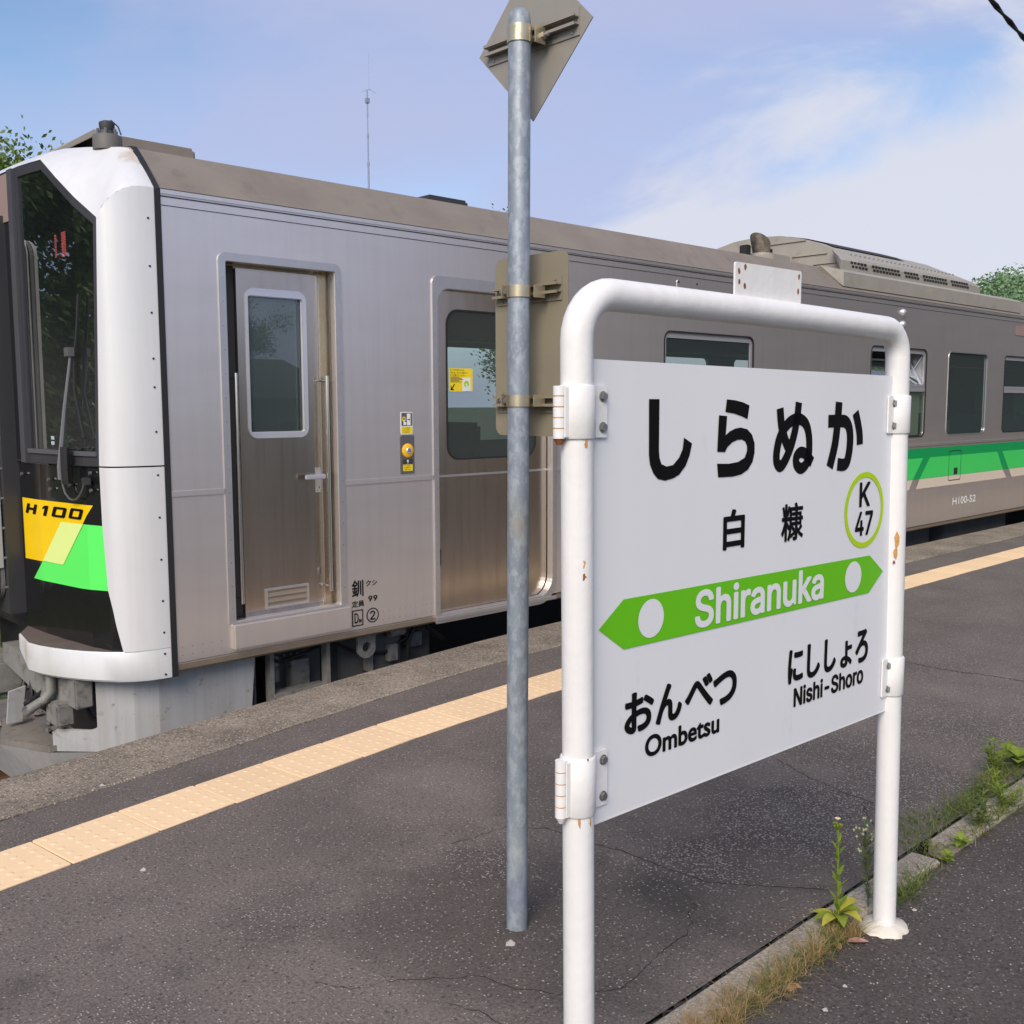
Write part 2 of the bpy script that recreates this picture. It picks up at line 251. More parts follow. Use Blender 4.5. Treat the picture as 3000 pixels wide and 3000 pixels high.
M['soil'] = mat('meadow_soil', (0.055, 0.075, 0.03), 0.95, var=(1.5, 0.35))
M['bark'] = mat('bark', (0.09, 0.075, 0.06), 0.9, var=(12, 0.3))
M['leaf'] = leafmat('tree_leaves', (0.05, 0.10, 0.025), (0.15, 0.22, 0.05))
M['leafy'] = leafmat('yellow_green_leaves', (0.10, 0.17, 0.03), (0.20, 0.26, 0.06))  # lighter, yellower leaf colours than the other trees
M['hillleaf'] = leafmat('hazy_hill_leaves', (0.12, 0.22, 0.12), (0.25, 0.37, 0.17))  # distance haze is mixed into these paler, bluer greens
M['grass'] = leafmat('grass_blades', (0.07, 0.13, 0.025), (0.22, 0.24, 0.06))
M['dry'] = leafmat('dry_grass', (0.50, 0.32, 0.17), (0.33, 0.26, 0.10))
M['weed'] = leafmat('weed_leaves', (0.17, 0.27, 0.03), (0.30, 0.36, 0.05), 0.35)
M['yellowleaf'] = leafmat('yellow_leaves', (0.45, 0.42, 0.04), (0.50, 0.50, 0.07), 0.3)
M['darkweed'] = leafmat('dark_weed', (0.09, 0.13, 0.05), (0.16, 0.20, 0.08))
M['petal'] = mat('petal', (0.8, 0.8, 0.76), 0.6)
M['pollen'] = mat('pollen', (0.7, 0.45, 0.02), 0.7)
M['pinkleaf'] = mat('fallen_leaf', (0.46, 0.24, 0.20), 0.6, var=(30, .15))
M['brownleaf'] = mat('withered_leaf', (0.36, 0.22, 0.09), 0.7)
M['stone'] = mat('loose_stone', (0.36, 0.335, 0.31), 0.9, var=(40, .2))
M['cable'] = mat('cable_black', (0.01, 0.01, 0.012), 0.6)
M['mast'] = mat('mast_grey', (0.30, 0.36, 0.46), 0.5, 0.3)
M['sealant'] = mat('old_sealant', (0.66, 0.62, 0.53), 0.6, var=(18, .08), var2=(14, (0.50, 0.40, 0.24), .58, .8))
M['btn'] = mat('button_yellow', (0.90, 0.50, 0.02), 0.35)
M['sticker'] = mat('sticker_yellow', (0.90, 0.68, 0.02), 0.4)
M['plate'] = mat('button_plate', (0.20, 0.195, 0.19), 0.4, 0.6)
M['led'] = mat('led_red', (0.6, 0.05, 0.05), 0.5, emit=((1, 0.16, 0.14), 0.55))
M['lampw'] = mat('reading_lamp', (0.8, 0.9, 0.85), 0.4, emit=((0.85, 1, 0.95), 0.8))
M['display'] = mat('display_pane', (0.34, 0.24, 0.22), 0.3)
M['bellows'] = mat('bellows_cloth', (0.50, 0.47, 0.40), 0.8, var=(6, .15))
M['bellows2'] = mat('bellows_edge', (0.16, 0.15, 0.145), 0.8, var=(6, .2))
M['wall'] = mat('reflection_dark_wall', (0.11, 0.085, 0.055), 0.9, var=(1, .1))  # darkened so the added building mirrors dark in the steel
M['roofdark'] = mat('dark_roof', (0.05, 0.045, 0.045), 0.7)
M['housewall'] = mat('house_wall', (0.40, 0.37, 0.33), 0.9)

# ------------------------------------------------------------------ object helpers
def link(name, me, material=None, parent=None, smooth=None):
    o = bpy.data.objects.new(name, me); COL.objects.link(o)
    if material is not None and not me.materials: me.materials.append(M[material] if isinstance(material, str) else material)
    if parent is not None:
        o.parent = parent
        if parent.type == 'EMPTY' : o.matrix_parent_inverse = Matrix.Translation(-parent.location)
    if smooth: shade(me, smooth)
    return o
def shade(me, ang):
    bm = bmesh.new(); bm.from_mesh(me)
    for f in bm.faces: f.smooth = True
    for e in bm.edges:
        if len(e.link_faces) == 2 and e.calc_face_angle(0) > R(ang): e.smooth = False
    bm.to_mesh(me); bm.free()
def tag(o, label=None, cat=None, group=None, kind=None):
    if label: o['label'] = label
    if cat: o['category'] = cat
    if group: o['group'] = group
    if kind: o['kind'] = kind
    return o
def thing(name, loc, label, cat, group=None):
    o = bpy.data.objects.new(name, None); COL.objects.link(o); o.location = loc; o.empty_display_size = 0.2
    return tag(o, label, cat, group)
def mesh(name, verts, faces, material, parent=None, smooth=None):
    me = bpy.data.meshes.new(name); me.from_pydata([tuple(v) for v in verts], [], faces); me.validate()
    bm = bmesh.new(); bm.from_mesh(me); bmesh.ops.recalc_face_normals(bm, faces=bm.faces); bm.to_mesh(me); bm.free()
    return link(name, me, material, parent, smooth)
class MB:
    """collects shapes that make up ONE mesh"""
    def __init__(s): s.v = []; s.f = []
    def add(s, v, f):
        n = len(s.v); s.v += [tuple(p) for p in v]; s.f += [tuple(i + n for i in q) for q in f]; return s
    def box(s, x0, x1, y0, y1, z0, z1):
        return s.add([(x0, y0, z0), (x1, y0, z0), (x1, y1, z0), (x0, y1, z0), (x0, y0, z1), (x1, y0, z1), (x1, y1, z1), (x0, y1, z1)],
                     [(0, 3, 2, 1), (4, 5, 6, 7), (0, 1, 5, 4), (1, 2, 6, 5), (2, 3, 7, 6), (3, 0, 4, 7)])
    def tube(s, path, r, seg=12, cap=True):
        path = [Vector(p) for p in path]; rr = r if isinstance(r, (list, tuple)) else [r] * len(path)
        rings = []; ref = None
        for i, p in enumerate(path):
            a = path[max(i - 1, 0)]; b = path[min(i + 1, len(path) - 1)]; d = (b - a).normalized()
            if ref is None:
                ref = Vector((0, 0, 1)) if abs(d.z) < .9 else Vector((1, 0, 0))
            u = (ref - d * ref.dot(d)).normalized(); w = d.cross(u); ref = u
            rings.append([p + u * (rr[i] * math.cos(2 * math.pi * k / seg)) + w * (rr[i] * math.sin(2 * math.pi * k / seg)) for k in range(seg)])
        v = [q for rg in rings for q in rg]; f = []
        for i in range(len(path) - 1):
            for k in range(seg):
                f.append((i * seg + k, i * seg + (k + 1) % seg, (i + 1) * seg + (k + 1) % seg, (i + 1) * seg + k))
        if cap: f.append(tuple(reversed(range(seg)))); f.append(tuple(range((len(path) - 1) * seg, len(path) * seg)))
        return s.add(v, f)
    def build(s, name, material, parent=None, smooth=None, bevel=0):
        o = mesh(name, s.v, s.f, material, parent)
        if bevel:
            bm = bmesh.new(); bm.from_mesh(o.data); bmesh.ops.bevel(bm, geom=[e for e in bm.edges if len(e.link_faces) == 2 and e.calc_face_angle(0) > .6], offset=bevel, segments=2, affect='EDGES', clamp_overlap=True); bm.to_mesh(o.data); bm.free()
        if smooth: shade(o.data, smooth)
        return o
def box(name, x0, x1, y0, y1, z0, z1, material, parent=None, bevel=0):
    return MB().box(x0, x1, y0, y1, z0, z1).build(name, material, parent, 40 if bevel else None, bevel)
def rrect(a0, a1, b0, b1, r, n=6):
    rs = r if isinstance(r, (tuple, list)) else (r, r, r, r)   # bl, br, tr, tl
    P = []
    for (cx, cy, rad, st) in ((a0 + rs[0], b0 + rs[0], rs[0], 180), (a1 - rs[1], b0 + rs[1], rs[1], 270), (a1 - rs[2], b1 - rs[2], rs[2], 0), (a0 + rs[3], b1 - rs[3], rs[3], 90)):
        for k in range(n + 1):
            t = R(st + 90 * k / n); P.append((cx + rad * math.cos(t), cy + rad * math.sin(t)))
    return P
def circle(cx, cy, r, n=32): return [(cx + r * math.cos(2 * math.pi * k / n), cy + r * math.sin(2 * math.pi * k / n)) for k in range(n)]
def plate(loops, mp, thick=0.0):
    """a flat sheet with an outline and holes in 2D, mapped to 3D by mp(a, b, depth); depth runs from 0 to thick"""
    ps = [Vector((p[0], p[1], 0)) for lp in loops for p in lp]
    tris = tessellate_polygon([[Vector((p[0], p[1], 0)) for p in lp] for lp in loops])
    v = [mp(p.x, p.y, 0) for p in ps]; f = [tuple(t) for t in tris]
    if thick:
        n = len(ps); v += [mp(p.x, p.y, thick) for p in ps]; f += [tuple(i + n for i in reversed(t)) for t in tris]
        k = 0
        for lp in loops:
            m = len(lp)
            for i in range(m): a, b = k + i, k + (i + 1) % m; f.append((a, b, b + n, a + n))
            k += m
    return v, f
def sheet(name, loops, mp, material, parent=None, thick=0.0, bevel=0):
    b = MB(); b.add(*plate(loops, mp, thick)); return b.build(name, material, parent)
YS = 5.35                                                  # the plane of the train's platform side
side = lambda off=0.0: (lambda a, b, d: (a, YS - off + d, b))     # off stands proud towards the platform
try: GROT = bpy.data.fonts.load(bpy.utils.system_resource('DATAFILES', path='fonts') + '/Inter.woff2')    # Blender's own interface font
except Exception: GROT = None
def text_mesh(s):
    """triangles of a line of print; every outline is filled with its own holes, so strokes that overlap stay solid"""
    c = bpy.data.curves.new('t', 'FONT')
    if GROT and all(ord(ch) < 128 for ch in s) and 'e' not in s and '-5' not in s: c.font = GROT
    c.body = s; c.size = 1
    o = bpy.data.objects.new('t', c); COL.objects.link(o); dg = bpy.context.evaluated_depsgraph_get(); cu = o.evaluated_get(dg).to_curve(dg)
    loops = []
    for sp in cu.splines:
        P = []; bp = sp.bezier_points; n = len(bp)
        if n < 2: continue
        for i in range(n):
            p0, h0, h1, p1 = bp[i].co, bp[i].handle_right, bp[(i + 1) % n].handle_left, bp[(i + 1) % n].co
            straight = (h0 - p0).length < 1e-5 and (h1 - p1).length < 1e-5
            for k in range(1 if straight else 6):
                t = k / 6; q = p0 * (1 - t) ** 3 + h0 * (3 * t * (1 - t) ** 2) + h1 * (3 * t * t * (1 - t)) + p1 * t ** 3
                if not P or (q - P[-1]).length > 1e-4: P.append(q.copy())
        if len(P) > 2: loops.append(P)
    bpy.data.objects.remove(o); bpy.data.curves.remove(c)
    area = lambda P: sum(P[i].x * P[(i + 1) % len(P)].y - P[(i + 1) % len(P)].x * P[i].y for i in range(len(P))) / 2
    def inside(p, P):
        r = False
        for i in range(len(P)):
            a_, b_ = P[i], P[i - 1]
            if (a_.y > p.y) != (b_.y > p.y) and p.x < (b_.x - a_.x) * (p.y - a_.y) / (b_.y - a_.y) + a_.x: r = not r
        return r
    A = [area(P) for P in loops]; sg_ = 1 if max(A, key=abs) > 0 else -1
    v = []; f = []
    for P, ar in zip(loops, A):
        if ar * sg_ <= 0: continue
        grp = [P] + [Q for Q, aq in zip(loops, A) if aq * sg_ < 0 and abs(aq) < abs(ar) and inside(Q[0], P)]
        base = len(v); v += [tuple(p) for lp in grp for p in lp]; f += [tuple(i + base for i in t) for t in tessellate_polygon([[Vector((p.x, p.y, 0)) for p in lp] for lp in grp])]
    return v, f
def lettering(s, a0, a1, b0, b1, mp, material, parent, bold=0.0, slant=0.0, name='lettering'):
    """print fitted to a rectangle; bold (metres) widens every stroke"""
    v, f = text_mesh(s); x0 = min(p[0] for p in v); x1 = max(p[0] for p in v); y0 = min(p[1] for p in v); y1 = max(p[1] for p in v)
    b = MB(); SQ = [(math.cos(math.pi * q / 6), .8 * math.sin(math.pi * q / 6)) for q in range(12)]
    for k in ([-1] + list(range(12)) if bold else [-1]):
        ox, oy = (0, 0) if k < 0 else (bold * SQ[k][0], bold * SQ[k][1])
        P = []
        for p in v:
            fx_ = (p[0] - x0) / (x1 - x0); fy = (p[1] - y0) / (y1 - y0)
            P.append(mp(a0 + bold + fx_ * (a1 - a0 - 2 * bold) + slant * (fy - .5) + ox, b0 + bold + fy * (b1 - b0 - 2 * bold) + oy, -(k + 1) * .00003))
        b.add(P, f)
    me = bpy.data.meshes.new(name); me.from_pydata([tuple(p) for p in b.v], [], b.f)
    return link(name, me, material, parent)

# ------------------------------------------------------------------ the setting: ground, platform, track
def interp(x, tab):
    if x <= tab[0][0]: (x0, y0), (x1, y1) = tab[0], tab[1]
    elif x >= tab[-1][0]: return tab[-1][1]
    else:
        for i in range(len(tab) - 1):
            if tab[i][0] <= x <= tab[i + 1][0]: (x0, y0), (x1, y1) = tab[i], tab[i + 1]; break
    return y0 + (y1 - y0) * (x - x0) / (x1 - x0)
EDGE = [(-6, 3.5), (0.3, 4.41), (1.42, 4.605), (2.65, 4.81), (3.19, 4.905), (3.9, 5.01), (4.6, 5.09), (5.4, 5.135), (7, 5.155), (30, 5.155)]
INNER = [(-6, 2.95), (0.3, 3.975), (1.19, 4.12), (1.72, 4.195), (2.72, 4.36), (3.86, 4.53), (4.83, 4.605), (7, 4.62), (30, 4.60)]
TILE = [(-6, 2.65), (0.3, 3.565), (1.234, 3.693), (1.91, 3.792), (2.99, 3.93), (3.97, 4.01), (5, 4.06), (8.7, 4.10), (30, 4.06)]
ground = mesh('meadow_ground', [(-400, -400, -1.35), (600, -400, -1.35), (600, 600, -1.35), (-400, 600, -1.35)], [(0, 1, 2, 3)], 'soil'); tag(ground, kind='structure')
bal = mesh('track_bed', [(-60, 3.0, -1.02), (120, 3.0, -1.02), (120, 9.6, -1.02), (-60, 9.6, -1.02), (120, 10.6, -1.34), (-60, 10.6, -1.34)], [(0, 1, 2, 3), (3, 2, 4, 5)], 'ballast'); tag(bal, kind='structure')
xs = [-30, -12, -6] + [-5 + .5 * i for i in range(30)] + [12, 16, 24, 40, 70, 110]
pv = []; pf = []
for i, x in enumerate(xs):
    pv += [(x, 1.572, 0), (x, interp(x, INNER) - .004, 0)]
    if i: pf.append((2 * i - 2, 2 * i, 2 * i + 1, 2 * i - 1))
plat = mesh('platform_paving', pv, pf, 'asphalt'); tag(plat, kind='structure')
plat2 = mesh('platform_back_paving', [(-30, -3.4, -.002), (110, -3.4, -.002), (110, 1.444, -.002), (-30, 1.444, -.002)], [(0, 1, 2, 3)], 'asphalt_dark'); tag(plat2, kind='structure')
pv = []; pf = []
for i, x in enumerate(xs):
    e = interp(x, EDGE); k = interp(x, INNER)
    pv += [(x, 1.40, -.05), (x, k + .03, -.05), (x, e - .06, -.05), (x, e - .06, -1.3), (x, -3.4, -.06), (x, -3.4, -1.35)]
    if i:
        o = 6 * i
        pf += [(o - 6, o, o + 1, o - 5), (o - 5, o + 1, o + 2, o - 4), (o - 4, o + 2, o + 3, o - 3), (o - 6, o, o + 4, o - 2), (o - 2, o + 4, o + 5, o - 1)]
pbase = mesh('platform_base', pv, pf, 'gap'); tag(pbase, kind='structure')
# coping stones along the edge, each its own piece
jn = [-6.1, -2.6, 0.9, 4.42, 7.9, 11.4, 14.9, 18.4, 21.9]
for a, b in zip(jn[:-1], jn[1:]):
    n = 12; v = []; f = []; rr = random.Random(int(a * 10) + 99)
    for i in range(n + 1):
        x = a + .004 + (b - a - .008) * i / n; e = interp(x, EDGE); k = interp(x, INNER) + .010 + rr.uniform(-.006, .006); zt = .004 + rr.uniform(-.001, .001)
        v += [(x, k, -.06), (x, k, zt - .006), (x, k + .010, zt), (x, e - .018, zt), (x, e, zt - .018), (x, e, -.16), (x, e - .05, -.16)]
        if i:
            o = 7 * i
            f += [(o - 7 + q, o + q, o + q + 1, o - 6 + q) for q in range(6)]
    f += [tuple(range(7)), tuple(range(7 * n, 7 * n + 7))]
    mesh('coping_stone', v, f, 'coping', plat)
# tactile tiles with raised dots
def tile_mesh():
    b = MB(); hx, hy, t = .1705, .146, .0055
    o = rrect(-hx, hx, -hy, hy, .006, 2); n = len(o)
    ring = [(x, y, -.004) for x, y in o] + [(x, y, t - .0015) for x, y in o] + [(x * .992, y * .991, t) for x, y in o]
    fs = [(i, (i + 1) % n, n + (i + 1) % n, n + i) for i in range(n)] + [(n + i, n + (i + 1) % n, 2 * n + (i + 1) % n, 2 * n + i) for i in range(n)] + [tuple(range(2 * n, 3 * n))]
    b.add(ring, fs)
    for i in range(5):
        for j in range(5):
            cx = (i - 2) * .0675; cy = (j - 2) * .0575; k = 10; v = []
            for (rr, z) in ((.0125, t), (.0105, t + .0012), (.0065, t + .0019)): v += [(cx + rr * math.cos(2 * math.pi * q / k), cy + rr * math.sin(2 * math.pi * q / k), z) for q in range(k)]
            f = [(q, (q + 1) % k, k + (q + 1) % k, k + q) for q in range(k)] + [(k + q, k + (q + 1) % k, 2 * k + (q + 1) % k, 2 * k + q) for q in range(k)] + [tuple(range(2 * k, 3 * k))]
            b.add(v, f)
    me = bpy.data.meshes.new('tactile_tile'); me.from_pydata(b.v, [], b.f); me.materials.append(M['tile']); shade(me, 35); return me
tm = tile_mesh(); x = 1.234 - 3 * .345
for i in range(64):
    a = math.atan2(interp(x + .3, TILE) - interp(x, TILE), .3); c = x + .1725 * math.cos(a)
    o = link('tactile_tile', tm, None, plat); o.location = (c, interp(c, TILE) + random.uniform(-.003, .003), random.uniform(-.0006, .0006)); o.rotation_euler = (random.uniform(-.004, .004), random.uniform(-.003, .003), a + random.uniform(-.004, .004))
    x += .345 * math.cos(a) * 1.005
# the low kerb between the two pavings
kx = [-4.4, -3.2, -2.0, -.8, .4, 1.6, 2.93, 3.44, 3.58, 4.75, 5.95, 7.15, 8.35, 9.55, 10.75]
for i, (a, b) in enumerate(zip(kx[:-1], kx[1:])):
    if i == 7: continue
    rr = random.Random(i); n = 8; v = []; f = []
    for q in range(n + 1):
        X = a + .006 + (b - a - .012) * q / n; d = lambda: rr.uniform(-.002, .002)
        v += [(X, 1.446 + d(), -.05), (X, 1.446 + d(), .004), (X, 1.455 + d(), .012), (X, 1.545 + d(), .012 + d() * .5), (X, 1.556 + d(), .003), (X, 1.556, -.05)]
        if q: o = 6 * q; f += [(o - 6 + w, o + w, o + w + 1, o - 5 + w) for w in range(5)]
    f += [tuple(range(6)), tuple(range(6 * n, 6 * n + 6))]
    mesh('kerb_stone', v, f, 'kerb', plat)
# cracks in the worn asphalt: narrow open grooves filled with dirt
def crack(pts, w, parent=plat, seed=0):
    rr = random.Random(seed); P = [Vector((*p, 0)) for p in pts]; Q = []
    for a, b in zip(P[:-1], P[1:]):
        n = max(2, int((b - a).length / .018))
        for i in range(n): Q.append(a.lerp(b, i / n) + Vector((rr.uniform(-1, 1), rr.uniform(-1, 1), 0)) * .006)
    Q.append(P[-1]); v = []; f = []
    for i, p in enumerate(Q):
        d = (Q[min(i + 1, len(Q) - 1)] - Q[max(i - 1, 0)]).normalized(); nn = Vector((-d.y, d.x, 0)); ww = w * rr.uniform(.25, 1.0) * (1 if 0 < i < len(Q) - 1 else .1)
        v += [p + nn * ww + Vector((0, 0, .0012)), p - nn * ww + Vector((0, 0, .0012))]
        if i: f.append((2 * i - 2, 2 * i, 2 * i + 1, 2 * i - 1))
    return mesh('crack', v, f, 'gap', parent)
for i, (pts, w) in enumerate([
    ([(2.55, 2.73), (2.66, 2.6), (2.689, 2.387), (2.72, 2.266), (2.714, 2.177), (2.72, 2.088), (2.727, 2.021), (2.732, 1.937), (2.767, 1.876), (2.85, 1.78), (2.97, 1.63)], .0035),
    ([(1.90, 1.80), (1.987, 1.755), (2.039, 1.719), (2.13, 1.729), (2.222, 1.752), (2.331, 1.765), (2.411, 1.767), (2.444, 1.794), (2.48, 1.795), (2.516, 1.846), (2.576, 1.852), (2.599, 1.908), (2.635, 1.981), (2.658, 2.016)], .0022),
    ([(1.60, 2.20), (1.72, 2.10), (1.817, 2.029), (1.82, 1.967), (1.833, 1.913), (1.869, 1.878), (1.905, 1.805)], .002),
    ([(1.66, 2.0), (1.692, 1.912), (1.697, 1.884), (1.694, 1.853), (1.70, 1.80)], .002),
    ([(2.30, 2.76), (2.429, 2.731), (2.501, 2.731), (2.554, 2.725), (2.62, 2.66)], .002),
    ([(3.95, 2.42), (3.9, 2.31), (3.853, 2.212), (3.835, 2.115), (3.799, 2.018), (3.792, 1.939), (3.778, 1.871), (3.74, 1.888), (3.677, 1.849), (3.6, 1.78), (3.5, 1.60)], .003),
    ([(6.06, 3.0), (6.051, 2.823), (6.034, 2.624), (6.05, 2.46), (6.08, 2.40), (6.095, 2.274), (6.106, 2.135), (6.2, 1.7)], .006),
    ([(1.45, 2.35), (1.52, 2.22), (1.60, 2.20)], .0015)]): crack(pts, w, plat, i)
crack([(x0, 1.562) for x0 in [-3 + .25 * i for i in range(62)]], .0065, plat, 77).name = 'joint_gap'
# track: two rails, sleepers, loose ballast stones
for y in (6.31, 7.42):
    b = MB(); pr = [(-.06, -.99), (.06, -.99), (.06, -.98), (.012, -.965), (.012, -.90), (.033, -.89), (.033, -.86), (-.033, -.86), (-.033, -.89), (-.012, -.90), (-.012, -.965), (-.06, -.98)]
    n = len(pr); b.add([(-60, y + a, z) for a, z in pr] + [(120, y + a, z) for a, z in pr], [(i, (i + 1) % n, n + (i + 1) % n, n + i) for i in range(n)] + [tuple(range(n)), tuple(range(n, 2 * n))])
    tag(b.build('rail', 'rail', None), 'rusty steel rail under the train, nearer the platform' if y < 7 else 'rusty steel rail under the train on the far side of the track', 'rail', 'rails of the track')
sl = MB().box(-.11, .11, -1.1, 1.1, -.16, 0).build('sleeper', 'sleeper', bal); sl.location = (-3, 6.87, -.995)
for i in range(1, 24):
    o = sl.copy(); COL.objects.link(o); o.location = (-3 + .62 * i, 6.87, -.995)
rb = MB(); rr = random.Random(5)
for i in range(1500):
    x = rr.uniform(-1.5, 4.5); y = rr.uniform(5.1, 8.9); s = rr.uniform(.022, .05); v = []
    for (a, b2, c) in [(1, 0, 0), (-1, 0, 0), (0, 1, 0), (0, -1, 0), (0, 0, 1), (0, 0, -1)]:
        v.append((x + a * s * rr.uniform(.7, 1.3) + rr.uniform(-.3, .3) * s, y + b2 * s * rr.uniform(.7, 1.3) + rr.uniform(-.3, .3) * s, -1.015 + c * s * rr.uniform(.6, .9) + s * .4))
    rb.add(v, [(0, 2, 4), (2, 1, 4), (1, 3, 4), (3, 0, 4), (2, 0, 5), (1, 2, 5), (3, 1, 5), (0, 3, 5)])
tag(rb.build('ballast_stones', 'ballast', None), 'grey crushed stone ballast under the front of the train', 'ballast', kind='stuff')

# ------------------------------------------------------------------ the railcar
CY = 6.9                                                  # its centre line
mir = lambda y: 2 * CY - y
XE = 24.0                                                 # its far end
train = thing('railcar', (2.1, CY, -.86), 'stainless steel diesel railcar with white nose and black front standing at the platform', 'train')
# openings in the side: (x0, x1, z0, z1, radii)
OPEN = {'crew': (2.875, 3.600, .345, 2.400, .012), 'pax': (4.410, 5.510, .150, 2.365, (.03, .16, .10, .10))}
WIN = [(6.846, 8.170, 1.205, 2.200), (10.402, 11.745, 1.205, 2.208), (12.330, 13.485, 1.205, 2.210), (14.030, 15.36, 1.205, 2.208), (16.0, 17.33, 1.205, 2.208), (18.0, 19.33, 1.205, 2.208)]
holes = [rrect(*OPEN['crew'][:4], OPEN['crew'][4], 3), rrect(*OPEN['pax'][:4], OPEN['pax'][4], 8)] + [rrect(*w, .075, 6) for w in WIN] + [rrect(20.6, 21.7, .15, 2.365, .10, 6)]
sheet('body_side', [[(2.505, .160), (XE, .160), (XE, 2.745), (2.505, 2.745)]] + holes, side(), 'steel', train, .045)
far_holes = [rrect(4.41, 5.51, 1.22, 2.2, .1, 5)] + [rrect(*w, .075, 5) for w in WIN]
sheet('far_body_side', [[(2.505, .160), (XE, .160), (XE, 2.745), (2.505, 2.745)]] + far_holes, lambda a, b, d: (a, mir(YS) - d, b), 'steel', train, .045)
sheet('inner_lining', [[(3.85, .17), (XE - .1, .17), (XE - .1, 2.62), (3.85, 2.62)]] + far_holes, lambda a, b, d: (a, mir(YS) - .06 - d, b), 'interior', train)
box('end_wall', XE - .05, XE, YS + .05, mir(YS) - .05, .16, 2.74, 'steel', train)
# gutter grooves, belt moulding, sill
for z, h in ((2.707, .006), (2.660, .0035)): box('groove_seam', 2.506, XE - .01, YS - .0025, YS + .004, z - h / 2, z + h / 2, 'rubber', train)
MB().box(2.506, XE - .01, YS - .006, YS + .002, 2.720, 2.742).build('gutter_lip', 'steel', train)
for a, b in ((2.507, 2.825), (3.645, 4.362), (5.56, XE - .02)): box('belt_moulding', a, b, YS - .007, YS + .003, 1.091, 1.124, 'steel', train, .0025)
def sill_part(a, b):
    v = []
    pr = [(YS + .004, .157), (YS + .001, .150), (YS + .002, .118), (YS + .018, .104), (YS + .10, .100), (YS + .10, .157)]
    for X in (a, b): v += [(X, y, z) for y, z in pr]
    n = len(pr); mesh('sill_rail', v, [(i, (i + 1) % n, n + (i + 1) % n, n + i) for i in range(n)] + [tuple(range(n)), tuple(range(n, 2 * n))], 'under_rail', train)
sill_part(2.507, 4.366); sill_part(5.556, XE)
box('floor', 2.3, XE - .06, YS + .06, mir(YS) - .06, .10, .155, 'dark', train)
# roof: an extruded arch with two folds over each side
half = [(YS - .004, 2.748), (5.389, 2.765), (5.507, 2.899), (5.615, 2.998), (5.80, 3.022), (6.07, 3.050), (6.49, 3.080), (6.9, 3.093)]
arch = half + [(mir(y), z) for y, z in reversed(half[:-1])]
n = len(arch); v = [(X, y, z) for X in (2.505, XE) for y, z in arch]
mesh('roof', v, [(i, i + 1, n + i + 1, n + i) for i in range(n - 1)] + [tuple(range(n, 2 * n))], 'roof', train)
# black gasket between body and nose
gp = [(YS - .006, .085), (YS - .006, 2.742), (5.503, 2.906), (5.612, 3.006), (5.80, 3.030), (6.07, 3.058), (6.49, 3.088), (6.9, 3.10)]
gp = gp + [(mir(y), z) for y, z in reversed(gp[:-1])]
gi = [(y + (.03 if y < CY else -.03) * (1 if abs(y - CY) > .5 else 0), z - (.03 if z > 2.5 else 0)) for y, z in gp]
n = len(gp); v = []
for X in (2.474, 2.508): v += [(X, y, z) for y, z in gp] + [(X, y, z) for y, z in gi]
f = []
for i in range(n - 1): f += [(i, i + 1, 2 * n + i + 1, 2 * n + i), (i, i + 1, n + i + 1, n + i), (2 * n + i, 2 * n + i + 1, 3 * n + i + 1, 3 * n + i)]
mesh('gasket_strip', v, f, 'rubber', train)
# nose: the curved white shell at each corner
def fx(y):                                                # plan curve of the black front
    y = y if y <= CY else mir(y); return interp(y, [(5.40, 2.252), (5.43, 2.228), (5.451, 2.203), (5.65, 2.15), (5.865, 2.126), (6.2, 2.09), (6.6, 2.08), (7.0, 2.08)])
plan = [(2.474, 5.350), (2.44, 5.351), (2.40, 5.355), (2.36, 5.362), (2.32, 5.373), (2.285, 5.386), (2.25, 5.405), (2.222, 5.425), (2.202, 5.451)]
ztop = [2.745, 2.745, 2.744, 2.738, 2.724, 2.702, 2.668, 2.625, 2.572]
full = plan + [(2.188, 5.500), (2.180, 5.535)]
EDGEY = [(.256, 5.417), (.49, 5.455), (.59, 5.486), (.95, 5.511), (1.265, 5.515), (2.572, 5.451)]
def nose_shell(m):
    yy = (lambda y: y) if not m else mir
    def row(z, yb):
        pts = [p for p in full if p[1] < yb - .002]; a = pts[-1]; b = full[len(pts)]; t = (yb - a[1]) / (b[1] - a[1]); pts.append((a[0] + t * (b[0] - a[0]), yb))
        L_ = [0]
        for p, q in zip(pts[:-1], pts[1:]): L_.append(L_[-1] + math.hypot(q[0] - p[0], q[1] - p[1]))
        out = []
        for k in range(13):
            d = L_[-1] * k / 12; i = max(j for j in range(len(L_)) if L_[j] <= d + 1e-9); i = min(i, len(pts) - 2); t = (d - L_[i]) / (L_[i + 1] - L_[i]); out.append((pts[i][0] + t * (pts[i + 1][0] - pts[i][0]), pts[i][1] + t * (pts[i + 1][1] - pts[i][1]), z))
        return out
    for nm, zs in (('nose_corner_lower', (.256, .40, .49, .59, .77, .95, 1.10, 1.262)), ('nose_corner_upper', (1.270, 1.6, 2.0, 2.3, 2.572))):
        rows = [row(z, interp(z, EDGEY)) for z in zs]
        if nm.endswith('upper'):                 # last row follows the curved crease under the brow
            xs_ = [p[0] for p in plan]
            rows.append([(x, y, max(2.573, interp(-x, [(-p[0], zt) for p, zt in zip(plan, ztop)]))) for x, y, z in rows[-1]])
        v = [(x, yy(y), z) for r_ in rows for x, y, z in r_]; f = [(13 * i + k, 13 * i + k + 1, 13 * i + 14 + k, 13 * i + 13 + k) for i in range(len(rows) - 1) for k in range(12)]
        mesh(nm, v, f, 'nose', train, 40)
nose_shell(False); nose_shell(True)
